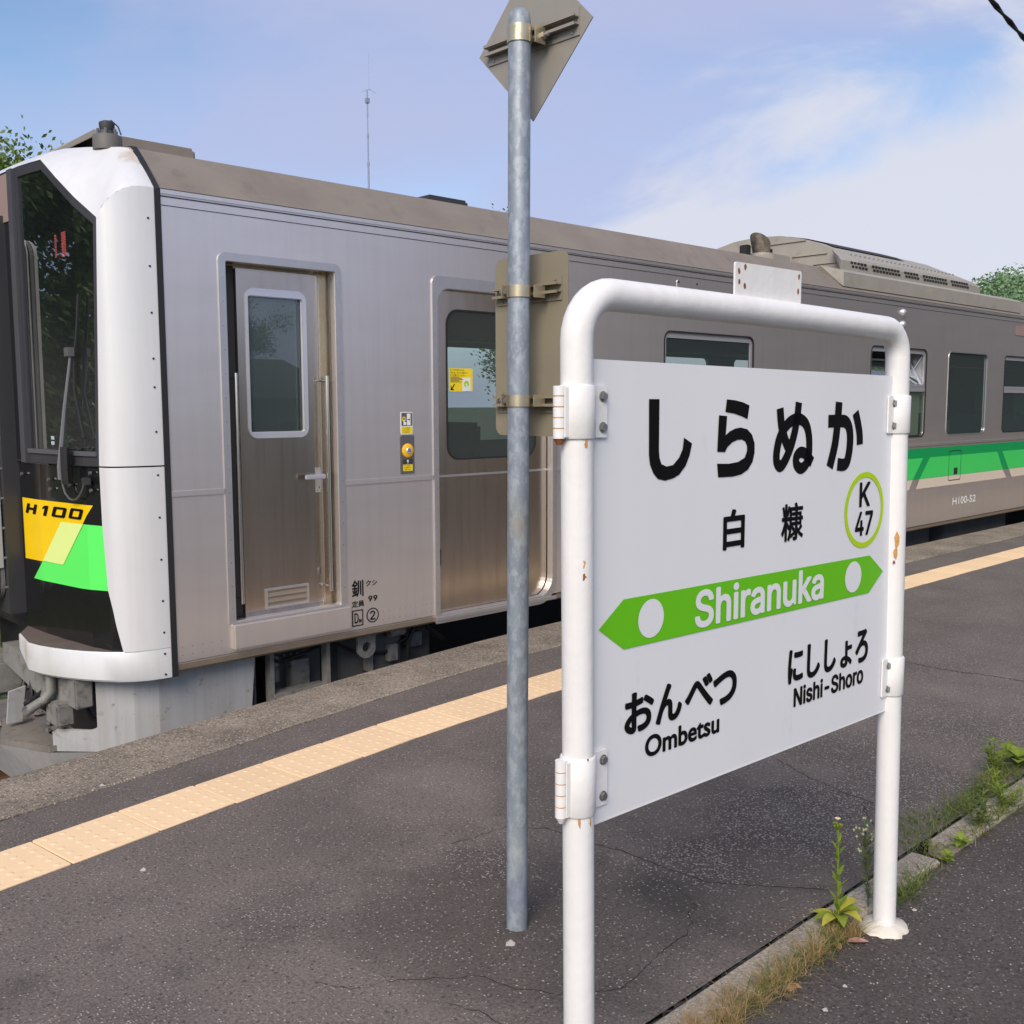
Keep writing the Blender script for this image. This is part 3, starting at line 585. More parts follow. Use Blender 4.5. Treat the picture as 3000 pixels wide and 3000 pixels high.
# sloping brow above the corner shell, windshield and door
def brow(m):
    yy = (lambda y: y) if not m else mir
    lo = [(x, y, z) for (x, y), z in zip(plan, ztop)] + [(fx(5.62), 5.62, 2.692), (fx(5.80), 5.80, 2.818), (fx(5.962), 5.962, 2.936), (fx(6.10), 6.10, 2.939), (fx(6.24), 6.24, 2.941), (fx(6.52), 6.52, 2.943), (fx(6.9), 6.9, 2.945)]
    up = [(2.474, 5.35, 2.746), (2.474, 5.395, 2.795), (2.474, 5.44, 2.84), (2.474, 5.472, 2.87), (2.474, 5.507, 2.90), (2.474, 5.54, 2.935), (2.47, 5.58, 2.97), (2.46, 5.62, 2.993), (2.44, 5.66, 3.003), (2.40, 5.75, 3.012), (2.35, 5.88, 3.026), (2.315, 6.02, 3.040), (2.305, 6.12, 3.052), (2.30, 6.25, 3.062), (2.30, 6.52, 3.078), (2.30, 6.9, 3.090)]
    n = len(lo); v = []; f = []; ks = (0, .25, .5, .75, 1)
    for a, b in zip(lo, up):
        a = Vector(a); b = Vector(b); d = (b - a).length
        for k in ks:
            p = a.lerp(b, k); bulge = math.sin(math.pi * k) * .05 * d
            v.append((p.x - bulge * .8, yy(p.y - bulge * (.6 if p.y < 5.8 else 0)), p.z + bulge * .55))
    for i in range(n - 1):
        for q in range(4): f.append((5 * i + q, 5 * i + 5 + q, 5 * i + 6 + q, 5 * i + 1 + q))
    mesh('nose_brow', v, f, 'nose', train, 30)
    tp = [p for p in up if p[0] < 2.474] ; v = []; f = []                      # roof part of the nose
    for i, p in enumerate(tp):
        v += [(p[0], yy(p[1]), p[2]), (2.474, yy(p[1]), p[2] + .006)]
        if i: f.append((2 * i - 2, 2 * i, 2 * i + 1, 2 * i - 1))
    mesh('nose_top', v, f, 'unit', train)
brow(False); brow(True)
# bumper wrapping round the lower front
bo = [(2.474, 5.350), (2.40, 5.355), (2.33, 5.370), (2.266, 5.400), (2.205, 5.448), (2.148, 5.512), (2.085, 5.605), (2.027, 5.715), (1.985, 5.815), (1.958, 5.905), (1.938, 6.03)]
def bumper(m):
    yy = (lambda y: y) if not m else mir
    prof = [(0, .084), (0, .252)]
    v = []; f = []
    pts = bo + [(1.985, 6.32)]
    for i, (x, y) in enumerate(pts):
        end = i == len(pts) - 1; zb = .086 if not end else .15
        inx = max(fx(max(y, 5.41)) + .03, x + .02)
        v += [(x + .012, yy(y), zb), (x, yy(y), zb + .012), (x, yy(y), .245), (x + .006, yy(y), .254), (inx, yy(y + .02), .250)]
        if i: o = 5 * i; f += [(o - 5 + q, o + q, o + q + 1, o - 4 + q) for q in range(4)]
    f.append(tuple(range(5 * (len(pts) - 1), 5 * len(pts))))
    mesh('bumper', v, f, 'nose', train, 35)
bumper(False); bumper(True)
sheet('bumper_ledge', [[(fx(5.46) + .01, 5.46), (2.09, 5.62), (2.03, 5.73), (1.962, 5.92), (1.944, 6.03), (1.99, 6.31), (2.10, 6.5), (2.12, 6.0), (2.16, 5.7)]], lambda a, b, d: (a, b, .2565), mat('ledge_grime', (.17, .135, .12), .45, .1, var=(8, .2)), train)
for z in (2.583, 2.333, 2.088, 1.845, 1.692, 1.452, 1.217, .985, .752, .522, .345, .225, .108): 
    MB().tube([(2.437, 5.349, z), (2.437, 5.3535, z)], .0062, 8).build('fastener', 'rubber', train)
# ---- black front
front = lambda off: (lambda a, b, d: (fx(a) - off + d, a, b))
def curved(name, loops, off, material, parent, thick=0):
    b = MB(); b.add(*plate(loops, lambda a, c, d: (0 + d, a, c), thick)); o = b.build(name, material, parent)
    bm = bmesh.new(); bm.from_mesh(o.data)
    for y in [5.5, 5.55, 5.6, 5.65, 5.72, 5.79, 5.865, 5.95, 6.03, 6.11, 6.2, 6.3, 6.4, 6.6]:
        bmesh.ops.bisect_plane(bm, geom=bm.verts[:] + bm.edges[:] + bm.faces[:], plane_co=(0, y, 0), plane_no=(0, 1, 0))
    for v in bm.verts: v.co.x += fx(v.co.y) - off
    bm.to_mesh(o.data); bm.free(); return o
curved('front_panel', [[(5.412, .256), (6.52, .256), (6.52, 1.258), (5.505, 1.258), (5.500, .95), (5.475, .59), (5.445, .49)]], -.012, 'black', train, .03)
ws_o = [(5.508, 1.264), (6.30, 1.264), (6.30, 2.938), (5.962, 2.932), (5.447, 2.566)]
ws_i = [(5.540, 1.345), (6.262, 1.345), (6.262, 2.885), (5.965, 2.882), (5.482, 2.540)]
wf = curved('windshield_frame', [ws_o, ws_i], -.001, 'blackframe', train, .02)
curved('windshield', [[(5.536, 1.341), (6.266, 1.341), (6.266, 2.889), (5.965, 2.886), (5.478, 2.544)]], -.010, 'shield', train)
curved('frame_bar', [[(5.530, 1.322), (6.29, 1.322), (6.29, 1.347), (5.530, 1.347)]], .010, mat('bar_grey', (.10, .10, .11), .4), train, .012)
curved('front_seam', [[(5.52, 1.268), (6.48, 1.268), (6.48, 1.275), (5.52, 1.275)]], .006, 'blackframe', train, .004)
curved('gangway_pillar', [[(6.305, 1.264), (6.375, 1.264), (6.375, 2.938), (6.305, 2.938)]], .018, mat('pillar_grey', (.07, .072, .082), .35), train, .04)
curved('gangway_surround', [[(6.378, 1.264), (6.50, 1.264), (6.50, 2.938), (6.378, 2.938)]], -.004, 'black', train, .03)
curved('head_display', [[(6.385, 2.66), (6.9, 2.66), (6.9, 2.93), (6.385, 2.93)]], .004, 'display', train, .02)
# emblem printed on the front
em = curved('front_emblem', [[(6.462, 1.047), (5.595, 1.052), (5.938, .694), (6.458, .679)]], -.008, 'em_yellow', train)
curved('emblem_green', [[(6.185, .693), (5.945, .690), (5.690, .943), (5.506, .944), (5.482, .589), (5.752, .577), (6.339, .570)]], -.008, 'em_green', em)
curved('emblem_overlap', [[(5.943, .938), (5.690, .943), (5.938, .692), (6.185, .691)]], -.005, 'em_pale', em)
def emb(loops, a0, a1, b0, b1):               # letters of the emblem: slanted, square, drawn in a unit cell
    sl = .035
    curved('emblem_letter', [[(-(a0 + p[0] * (a1 - a0) + sl * (p[1] - .5)), b0 + p[1] * (b1 - b0)) for p in lp] for lp in loops], -.004, 'ink', em)
gH = [[(0, 0), (.27, 0), (.27, .38), (.73, .38), (.73, 0), (1, 0), (1, 1), (.73, 1), (.73, .62), (.27, .62), (.27, 1), (0, 1)]]
g1 = [[(.45, 0), (1, 0), (1, 1), (.35, 1), (0, .82), (0, .62), (.45, .74)]]
g0_ = [rrect(0, 1, 0, 1, .12, 3), list(reversed(rrect(.24, .76, .22, .78, .05, 2)))]
for g, a0, a1, b0, b1 in ((gH, -6.395, -6.245, .959, 1.018), (g1, -6.165, -6.100, .960, 1.020), (g0_, -6.035, -5.880, .962, 1.022), (g0_, -5.835, -5.695, .966, 1.026)): emb(g, a0, a1, b0, b1)
# wiper with its arm, motor box and washer hose
wp = lambda y, z, off: (fx(y) - off, y, z)
wip = MB().tube([wp(5.735, 1.17, .05), wp(5.73, 1.25, .055), wp(5.727, 1.37, .055)], .026, 8).build('wiper', 'rubber', train, 40)
MB().tube([wp(5.796, 1.19, .05), wp(5.79, 1.26, .055), wp(5.72, 1.57, .05), wp(5.66, 1.79, .045), wp(5.647, 1.87, .04)], [.018, .017, .012, .009, .007], 8).build('wiper_arm', mat('arm_grey', (.17, .175, .19), .45), wip, 40)
MB().tube([wp(5.591, 2.182, .02), wp(5.615, 2.0, .02), wp(5.645, 1.85, .022), wp(5.66, 1.67, .02), wp(5.60, 1.42, .018)], .009, 6).build('wiper_blade', 'rubber', wip, 40)
box('wiper_joint', fx(5.66) - .055, fx(5.66) - .02, 5.63, 5.70, 1.855, 1.905, 'greybox', wip, .004)
hose = [(5.845, 1.30), (5.852, 1.235), (5.845, 1.16), (5.82, 1.11), (5.78, 1.083), (5.741, 1.076), (5.70, 1.083), (5.66, 1.105), (5.63, 1.14), (5.618, 1.17)]
MB().tube([wp(y, z, .02) for y, z in hose], .006, 6).build('washer_hose', 'plate', wip, 50)
box('hose_bracket', fx(5.6) - .03, fx(5.6), 5.575, 5.64, 1.165, 1.205, 'blackframe', wip, .004)
for y, z in ((6.415, 1.19), (6.04, 1.175), (6.03, 1.12), (5.585, 1.23), (5.585, 1.135), (5.80, 1.155)): MB().tube([wp(y, z, 0), wp(y, z, .012)], .011, 8).build('panel_bolt', 'bolt', train)
# gangway with its bellows
b = MB(); b.box(2.0, 2.10, 6.50, 6.66, .40, 2.62); b.box(2.0, 2.10, mir(6.66), mir(6.50), .40, 2.62); b.box(2.0, 2.10, 6.50, mir(6.50), 2.62, 2.70); b.box(2.0, 2.10, 6.50, mir(6.50), .34, .40)
gw = b.build('gangway', 'blackframe', train)
for i in range(12): MB().tube([(2.0, 6.535, .5 + i * .18), (1.99, 6.535, .5 + i * .18)], .010, 8).build('gangway_bolt', 'bolt', gw)
for i in range(6):
    x1 = 1.995 - i * .03; x0 = x1 - .022; yo = 6.545 + .004 * (i % 2)
    P = rrect(yo, mir(yo), .42, 2.60, .10, 6); Q = rrect(yo + .06, mir(yo + .06), .48, 2.54, .07, 6)
    sheet('bellows_fold', [P, Q], lambda a, c, d, x0=x0: (x0 + d, a, c), 'bellows' if i in (1, 3, 5) else 'bellows2', gw, .022)
box('bellows_clip', 1.80, 1.99, 6.532, 6.542, .62, 1.02, 'skirt', gw, .003)
box('gangway_door', 2.12, 2.15, 6.62, mir(6.62), .36, 2.6, 'blackframe', gw)
box('head_lining', 2.34, 2.50, 5.62, mir(5.62), 2.62, 2.86, 'dark', train)
# cab inside: rear wall, dark folds standing for bellows mirrored in the windshield, desk, red figures of the train number
cabw = box('cab_rear_wall', 3.78, 3.82, YS + .06, mir(YS) - .06, .16, 2.75, 'interior', train)
cv = []; cf = []
for i in range(90):
    y = 5.74 + i * .0085; xx = 2.62 + .03 * math.sin(i * .62) + .012 * math.sin(i * 1.7)
    cv += [(xx, y, 1.2), (xx, y, 2.34)]
    if i: cf.append((2 * i - 2, 2 * i, 2 * i + 1, 2 * i - 1))
mesh('reflection_folds', cv, cf, 'mirror_folds', train, 60)
box('driver_desk', 2.24, 2.62, 5.50, 6.45, 1.0, 1.33, 'dark', train, .02)
box('desk_monitor', 2.32, 2.40, 5.62, 5.82, 1.42, 1.62, 'dark', train, .01)
for (ya, yb, za, zb) in ((6.022, 6.045, 2.425, 2.545), (5.885, 5.945, 2.420, 2.555)):
    b = MB(); k = 0
    while za + k * .0085 < zb: b.box(2.200, 2.203, ya, yb - .006 * (k % 2), za + k * .0085, za + k * .0085 + .005); k += 1
    b.build('number_display', 'led', train)
for z in (1.40, 1.37):
    for y in (6.08, 6.105): box('desk_lamp', 2.155, 2.158, y, y + .014, z, z + .02, 'lampw', train)
# ---- crew door in its recess
fr = MB(); fr.add(*plate([rrect(2.828, 3.645, .330, 2.447, (.005, .005, .045, .045), 5), rrect(2.872, 3.603, .34, 2.402, .008, 2)], side(.009), .012)); fr.build('crew_door_frame', 'steel_frame', train)
rec = MB(); rec.add(*plate([rrect(2.872, 3.603, .342, 2.402, .004, 2)], lambda a, b, d: (a, YS + .135, b)))
for (p, q) in (((2.873, .343), (2.873, 2.401)), ((2.873, 2.401), (3.602, 2.401)), ((3.602, 2.401), (3.602, .343)), ((3.602, .343), (2.873, .343))):
    rec.add([(p[0], YS + .002, p[1]), (q[0], YS + .002, q[1]), (q[0], YS + .136, q[1]), (p[0], YS + .136, p[1])], [(0, 1, 2, 3)])
rec.build('door_recess', 'steel_door', train)
cd_o = rrect(2.992, 3.540, .338, 2.382, .006, 2); cd_h = rrect(3.050, 3.452, 1.402, 2.272, .055, 6)
cm = lambda off: (lambda a, b, d: (a, YS + .098 - off + d, b))
crew = sheet('crew_door', [cd_o, cd_h], cm(0), 'steel_door', train, .034)
sheet('door_window_frame', [rrect(3.046, 3.456, 1.398, 2.276, .058, 6), rrect(3.062, 3.428, 1.432, 2.232, .012, 2)], cm(.007), 'alu', crew, .012)
sheet('door_window_frame', [rrect(3.052, 3.450, 1.404, 2.270, .05, 6), rrect(3.064, 3.424, 1.436, 2.228, .010, 2)], cm(-.006), 'alu', crew, .008)
sheet('door_glass', [rrect(3.055, 3.445, 1.41, 2.265, .04, 4)], cm(-.018), 'glass', crew)
sheet('handle_plate', [rrect(3.498, 3.538, 1.052, 1.205, .003, 2)], cm(.004), 'steel_frame', crew, .004)
MB().box(3.395, 3.540, YS + .040, YS + .058, 1.138, 1.168).box(3.518, 3.538, YS + .05, YS + .096, 1.142, 1.164).build('door_handle', 'alu', crew, 40, .005)
MB().box(3.520, 3.524, YS + .0925, YS + .0945, 1.075, 1.090).build('keyhole', 'rubber', crew)
for xx, zz in ((3.506, 1.198), (3.531, 1.196), (3.510, 1.062), (3.530, 1.061)): MB().tube([(xx, YS + .095, zz), (xx, YS + .091, zz)], .0035, 6).build('screw', 'steel_bright', crew)
sheet('lock_plate', [[(3.514 + .014 * math.cos(k * .39), .552 + .028 * math.sin(k * .39)) for k in range(16)]], cm(.004), 'steel_bright', crew, .004)
MB().box(3.512, 3.516, YS + .0925, YS + .0935, .545, .56).build('keyhole', 'rubber', crew)
vt = sheet('door_vent', [rrect(3.125, 3.430, .365, .488, .004, 2), rrect(3.140, 3.416, .380, .474, .002, 2)], cm(.008), 'steel_frame', crew, .010)
box('vent_back', 3.139, 3.417, YS + .0975, YS + .1, .379, .475, 'under_rail', vt)
for z in (.398, .434): mesh('vent_slat', [(3.141, YS + .093, z), (3.415, YS + .093, z), (3.415, YS + .0975, z + .022), (3.141, YS + .0975, z + .022), (3.141, YS + .091, z + .003), (3.415, YS + .091, z + .003), (3.415, YS + .0955, z + .025), (3.141, YS + .0955, z + .025)], [(0, 1, 2, 3), (4, 5, 6, 7), (0, 1, 5, 4), (1, 2, 6, 5), (2, 3, 7, 6), (3, 0, 4, 7)], 'under_rail', vt)
box('recess_shade', 2.876, 2.990, YS + .122, YS + .134, .346, 2.396, mat('recess_shade_brown', (.075, .062, .052), .6), train)  # dark strip painted in for shade on the back of the recess
box('recess_strip', 3.555, 3.566, YS + .118, YS + .134, .345, 2.395, 'steel_frame', train)
for xx, zt, zb in ((2.938, 1.778, .432), (3.553, 1.772, .430)):
    g = MB().tube([(xx, YS + .032, zb), (xx, YS + .032, zt)], .0125, 12).build('grab_rail', 'steel_bright', train, 40)
    for z in (zb + .03, zt - .03): MB().tube([(xx, YS + .04, z), (xx, YS + .134, z)], .006, 8).build('rail_bracket', 'steel_bright', g, 40)
box('door_step', 2.846, 3.664, YS - .030, YS + .02, .178, .328, 'steel', train, .008)
# ---- passenger door
sheet('passenger_door_frame', [rrect(4.364, 5.558, .098, 2.445, (.02, .19, .05, .05), 7), rrect(4.408, 5.513, .148, 2.368, (.03, .16, .10, .10), 8)], side(.010), 'steel_frame', train, .013)
box('frame_post', 4.366, 4.402, YS - .013, YS - .009, .10, 1.10, 'steel_frame', train)
pm = lambda off: (lambda a, b, d: (a, YS + .052 - off + d, b))
pd = sheet('passenger_door', [rrect(4.400, 5.520, .14, 2.380, .02, 3), rrect(4.535, 5.385, 1.218, 2.235, .10, 8)], pm(0), 'steel_door', train, .034)
sheet('door_glass', [rrect(4.53, 5.39, 1.21, 2.24, .08, 6)], pm(-.004), 'glass', pd)
sheet('door_gasket', [rrect(4.528, 5.392, 1.211, 2.242, .105, 8), rrect(4.540, 5.380, 1.223, 2.230, .095, 8)], pm(.003), 'rubber', pd, .006)
box('door_rib', 4.41, 5.51, YS + .046, YS + .053, 1.098, 1.112, 'steel_frame', pd)
box('finger_pull', 4.452, 4.468, YS + .0495, YS + .053, .49, .60, 'rubber', pd, .003)
box('door_sill', 4.366, 5.55, YS - .02, YS + .06, .118, .147, 'steel_frame', train, .004)
# yellow notice on the glass
ys0 = sheet('door_sticker', [rrect(4.550, 4.763, 1.684, 1.842, .006, 2)], pm(.006), 'sticker', pd, .001)
for k, (s, w) in enumerate((('ランプが点灯したら', .125), ('「あける」ボタンを押して', .155), ('ドアを開けてください', .138))): lettering(s, 4.558, 4.558 + w, 1.824 - k * .0185, 1.837 - k * .0185, pm(.0072), 'ink', ys0, .0)
for k in range(5): box('fine_print', 4.560, 4.640 + .02 * ((k * 7) % 3), YS + .0445, YS + .0455, 1.780 - k * .008, 1.783 - k * .008, 'plate', ys0)
sheet('sticker_inset', [rrect(4.668, 4.742, 1.686, 1.778, .004, 2)], pm(.0072), 'whiteletter', ys0)
sheet('sticker_ring', [circle(4.705, 1.735, .024, 20)], pm(.0080), 'ringgreen', ys0)
sheet('sticker_hand', [[(4.697, 1.735), (4.706, 1.740), (4.716, 1.720), (4.735, 1.712), (4.745, 1.700), (4.745, 1.686), (4.705, 1.686)]], pm(.0088), 'panel', ys0)
sheet('sticker_arrow', [[(4.562, 1.692), (4.592, 1.692), (4.592, 1.698), (4.576, 1.700), (4.600, 1.731), (4.594, 1.736), (4.570, 1.705), (4.568, 1.722), (4.562, 1.722)]], pm(.0072), 'ink', ys0)
# door button and its notices
s1 = sheet('button_notice', [rrect(4.094, 4.190, 1.400, 1.546, .008, 3)], side(.003), 'whiteletter', train, .004)
sheet('notice_dark', [rrect(4.098, 4.186, 1.456, 1.541, .005, 2)], side(.004), 'plate', s1)
sheet('notice_door', [[(4.142, 1.460), (4.172, 1.460), (4.172, 1.536), (4.142, 1.536)]], side(.005), 'whiteletter', s1)
sheet('notice_ring', [circle(4.118, 1.500, .016, 18), circle(4.118, 1.500, .009, 14)], side(.005), 'sticker', s1)
sheet('notice_hand', [[(4.114, 1.498), (4.121, 1.498), (4.122, 1.482), (4.136, 1.480), (4.136, 1.462), (4.112, 1.462)]], side(.0056), 'whiteletter', s1)
sheet('notice_arrow', [[(4.146, 1.499), (4.158, 1.499), (4.158, 1.506), (4.168, 1.497), (4.158, 1.488), (4.158, 1.495), (4.146, 1.495)]], side(.0056), 'ink', s1)
sheet('notice_yellow', [rrect(4.098, 4.186, 1.405, 1.450, .004, 2)], side(.004), 'sticker', s1)
for k, s in enumerate(('ランプ点灯時', 'ボタンを押すと', 'ドアが開きます')): lettering(s, 4.104, 4.168, 1.438 - k * .0135, 1.447 - k * .0135, side(.005), 'ink', s1, .0)
bp = sheet('button_plate', [rrect(4.086, 4.200, 1.142, 1.395, .006, 2)], side(.006), 'plate', train, .008)
MB().tube([(4.144, YS - .005, 1.294), (4.144, YS - .012, 1.294), (4.144, YS - .018, 1.294)], [.047, .046, .036], 24).build('door_button', 'btn', bp, 40)
MB().tube([(4.147, YS - .017, 1.294), (4.147, YS - .023, 1.294)], [.023, .019], 18).build('button_core', 'alu', bp, 40)
sheet('core_mark', [circle(4.147, 1.294, .010, 14), circle(4.147, 1.294, .006, 12)], side(.0235), 'ink', bp)
sheet('plate_dark', [rrect(4.104, 4.186, 1.208, 1.238, .003, 2)], side(.0068), 'blackframe', bp)
sheet('plate_arrow', [[(4.144, 1.236), (4.132, 1.223), (4.141, 1.225), (4.141, 1.210), (4.147, 1.210), (4.147, 1.225), (4.156, 1.223)]], side(.0075), 'whiteletter', bp)
sheet('plate_yellow', [rrect(4.104, 4.184, 1.160, 1.202, .004, 2)], side(.0068), 'sticker', bp)
for k, s in enumerate(('ボタンを押すと', 'ドアが開きます', 'ご注意ください')): lettering(s, 4.110, 4.172, 1.190 - k * .0125, 1.199 - k * .0125, side(.0075), 'ink', bp, .0)
for xx, zz in ((4.096, 1.388), (4.190, 1.388), (4.096, 1.150), (4.190, 1.150)): MB().tube([(xx, YS - .006, zz), (xx, YS - .009, zz)], .005, 8).build('screw', 'steel_bright', bp)
# lettering on the side
lm = side(.002)
mk = lettering('釧', 3.686, 3.776, .372, .482, lm, 'ink', train, .0016, name='side_lettering')
lettering('クシ', 3.795, 3.884, .432, .470, lm, 'ink', train, .0008, name='side_lettering')
lettering('定員', 3.684, 3.780, .306, .348, lm, 'ink', train, .0008, name='side_lettering'); lettering('99', 3.812, 3.884, .330, .368, lm, 'ink', train, .002, name='side_lettering')
sheet('side_lettering', [[(3.685, .183), (3.770, .183), (3.770, .288), (3.685, .288)], [(3.692, .190), (3.763, .190), (3.763, .281), (3.692, .281)]], lm, 'ink', train)
lettering('D', 3.703, 3.734, .202, .268, lm, 'ink', train, .001, name='side_lettering'); lettering('N', 3.738, 3.756, .202, .228, lm, 'ink', train, .0015, name='side_lettering')
sheet('side_lettering', [circle(3.845, .238, .0485, 32), circle(3.845, .238, .0415, 32)], lm, 'ink', train); lettering('2', 3.824, 3.866, .207, .268, lm, 'ink', train, .0015, name='side_lettering')
lettering('H100-52', 12.60, 13.29, .338, .432, side(.003), 'whiteletter', train, .0036, name='side_lettering')
# coloured bands
g0 = sheet('colour_band', [[(5.70, .708), (XE - .3, .708), (XE - .3, 1.068), (5.70, 1.068)]], side(.0015), 'dkgreen', train)
edges_t = [(5.70, 5.70)]
pan = [((5.72, 5.72), (11.745, 11.501)), ((11.924, 11.670), (13.926, 14.134)), ((14.091, 14.332), (20.45, 20.45))]
for (lt, lb), (rt, rb2) in pan: sheet('band_panel', [[(lb, .710), (rb2, .710), (rt, .955), (lt, .955)]], side(.0030), 'ltgreen', g0)
for (lt, lb), (rt, rb2) in (((5.72, 5.72), (11.497, 11.412)), ((11.670, 11.584), (14.134, 14.274)), ((14.345, 14.453), (20.45, 20.45))): sheet('band_cream', [[(lb, .595), (rb2, .595), (rt, .7075), (lt, .7075)]], side(.0020), 'stripecream', g0)
sheet('fuel_hatch', [rrect(12.445, 12.800, .646, 1.016, .03, 4), rrect(12.455, 12.790, .656, 1.006, .025, 4)], side(.0036), 'rubber', train)
box('hatch_lock', 12.60, 12.70, YS - .006, YS - .002, .72, .80, 'rubber', train)
# ---- windows
for i, (a, b, c, d) in enumerate(WIN):
    w = sheet('side_window', [rrect(a - .004, b + .004, c - .004, d + .004, .078, 6), rrect(a + .010, b - .010, c + .010, d - .010, .066, 6)], side(.004), 'rubber' if i != 2 else 'steel_frame', train, .012)
    if i == 2:
        sheet('window_glass', [rrect(a, b, c, d, .07, 5)], side(-.016), 'glass', w)
    else:
        zm = 1.778
        sheet('window_sash', [rrect(a + .010, b - .010, zm, d - .010, (.01, .01, .06, .06), 5), rrect(a + .040, b - .040, zm + .03, d - .055, .02, 3)], side(-.010), 'alu', w, .02)
        box('window_bar', a + .008, b - .008, YS + .006, YS + .028, zm - .055, zm - .004, 'alu', w, .003)
        sheet('window_glass', [[(a + .010, c + .01), (b - .010, c + .01), (b - .010, zm - .05), (a + .010, zm - .05)]], side(-.018), 'glass', w)
        if i == 1:      # the upper pane of this one is tilted open into the car
            v = [(a + .05, YS + .03, zm + .01), (b - .05, YS + .03, zm + .01), (b - .05, YS + .19, d - .13), (a + .05, YS + .19, d - .13)]
            mesh('tilted_pane', v, [(0, 1, 2, 3)], 'glass', w)
            for p, q in ((0, 1), (1, 2), (2, 3), (3, 0)): MB().tube([v[p], v[q]], .014, 6).build('pane_frame', 'alu', w)
            box('reveal', b - .012, b - .004, YS + .046, YS + .20, zm, d - .01, 'alu', w)
            MB().tube([(b - .02, YS + .05, d - .08), (b - .05, YS + .15, zm + .18)], .008, 6).build('stay_arm', 'alu', w)
            box('blind', a + .03, b - .03, YS + .06, YS + .07, c + .02, zm - .05, 'cream', w)
        else:
            sheet('window_glass', [[(a + .03, zm + .02), (b - .03, zm + .02), (b - .03, d - .045), (a + .03, d - .045)]], side(-.018), 'glass', w)
# lamps, destination display, small plate
for z in (2.596, 2.465): MB().tube([(11.10, YS + .002, z), (11.10, YS - .018, z), (11.10, YS - .034, z)], [.040, .038, .018], 14).build('side_lamp', 'alu', train, 50)
box('destination_display', 14.345, 15.15, YS - .006, YS + .002, 2.482, 2.626, 'display', train, .004)
sheet('blank_plate', [rrect(7.005, 7.300, 2.52, 2.628, .015, 3)], side(.004), 'steel', train, .006)
for xx in (7.025, 7.28): MB().tube([(xx, YS - .004, 2.61), (xx, YS - .008, 2.61)], .009, 8).build('screw', 'rubber', train)
# rivets along the door frames and sheet ends
rv = MB(); 
def rivet(x, z, y=YS - .009, r=.0042):
    rv.tube([(x, y + .001, z), (x, y - .0028, z)], [r, r * .6], 6)
for k in range(15):
    rivet(2.850, .42 + k * .135); rivet(3.624, .45 + k * .135)
for k in range(17): rivet(4.384, .25 + k * .13, YS - .0105)
for k in range(2): 
    for q in range(5): rivet(2.54 + q * .06, .20 + k * .045, YS)
    for q in range(10): rivet(3.93 + q * .045, .195 + k * .055, YS)
for k in range(16): rivet(4.470, .3 + k * .13, YS + .052); rivet(3.018, .5 + k * .12, YS + .098)
rv.build('rivets', 'steel_bright', train)['kind'] = 'stuff'
# ---- roof equipment
cap = box('headlamp_casing', 2.66, 3.31, 6.50, mir(6.50), 3.06, 3.283, 'roof', train, .02)
mesh('casing_visor', [(2.40, 6.50, 3.128), (2.40, mir(6.50), 3.128), (2.64, 6.50, 3.292), (2.64, mir(6.50), 3.292), (2.41, 6.50, 3.112), (2.41, mir(6.50), 3.112), (2.67, 6.50, 3.276), (2.67, mir(6.50), 3.276)], [(0, 1, 3, 2), (4, 5, 7, 6), (0, 1, 5, 4), (2, 3, 7, 6), (0, 2, 6, 4), (1, 3, 7, 5)], 'unit', train)
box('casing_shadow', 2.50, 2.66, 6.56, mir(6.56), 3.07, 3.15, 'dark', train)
hx, hy, hz = 2.425, 5.80, 3.022
hn = MB().tube([(hx, hy, hz - .02), (hx, hy, hz + .055), (hx, hy, hz + .062)], [.079, .078, .072], 24).build('roof_horn', mat('horn_grey', (.12, .115, .105), .6), train, 40)
MB().tube([(hx, hy, hz + .062), (hx, hy, hz + .085), (hx, hy, hz + .088), (hx, hy, hz + .105), (hx, hy, hz + .132), (hx, hy, hz + .142)], [.052, .05, .036, .041, .042, .022], 16).build('horn_dome', mat('horn_dark', (.055, .055, .052), .5), hn, 40)
for k in range(6):
    a = k * 1.047; MB().tube([(hx + .052 * math.cos(a), hy + .052 * math.sin(a), hz + .062), (hx + .052 * math.cos(a), hy + .052 * math.sin(a), hz + .094)], .009, 6).build('horn_stud', 'plate', hn)
MB().tube([(hx, hy, hz + .14), (hx + .02, hy - .015, hz + .145), (hx + .05, hy - .03, hz + .115), (hx + .062, hy - .04, hz + .07)], .004, 6).build('horn_cable', 'rubber', hn)
box('roof_antenna', 4.72, 5.10, 5.80, 6.0, 3.02, 3.083, 'blackframe', train, .02)
# exhaust stack
ex = box('exhaust_base', 9.16, 9.50, 5.80, 6.22, 2.99, 3.10, 'unit', train, .01)
st = []; ft = []
for k in range(20):
    a = 2 * math.pi * k / 20; c, s = math.cos(a), math.sin(a)
    st += [(9.30 + .085 * c, 6.02 + .085 * s, 3.09), (9.27 + .105 * c, 6.02 + .105 * s, 3.26 - .07 * c), (9.27 + .095 * c, 6.02 + .095 * s, 3.255 - .07 * c), (9.30 + .075 * c, 6.02 + .075 * s, 3.10)]
for k in range(20):
    o = 4 * k; q = 4 * ((k + 1) % 20); ft += [(o + j, q + j, q + j + 1, o + j + 1) for j in range(3)]
mesh('exhaust_stack', st, ft, mat('sooty_metal', (.27, .23, .17), .6, .5, var2=(6, (.02, .02, .02), .45, .65)), ex, 50)
MB().tube([(9.30, 6.02, 3.10), (9.30, 6.02, 3.13)], .112, 20).build('exhaust_collar', 'unit', ex, 40)
box('exhaust_clamp', 9.10, 9.17, 6.06, 6.16, 3.10, 3.21, 'rubber', ex, .008); box('exhaust_clamp', 9.41, 9.45, 5.98, 6.06, 3.10, 3.19, 'rubber', ex, .008)
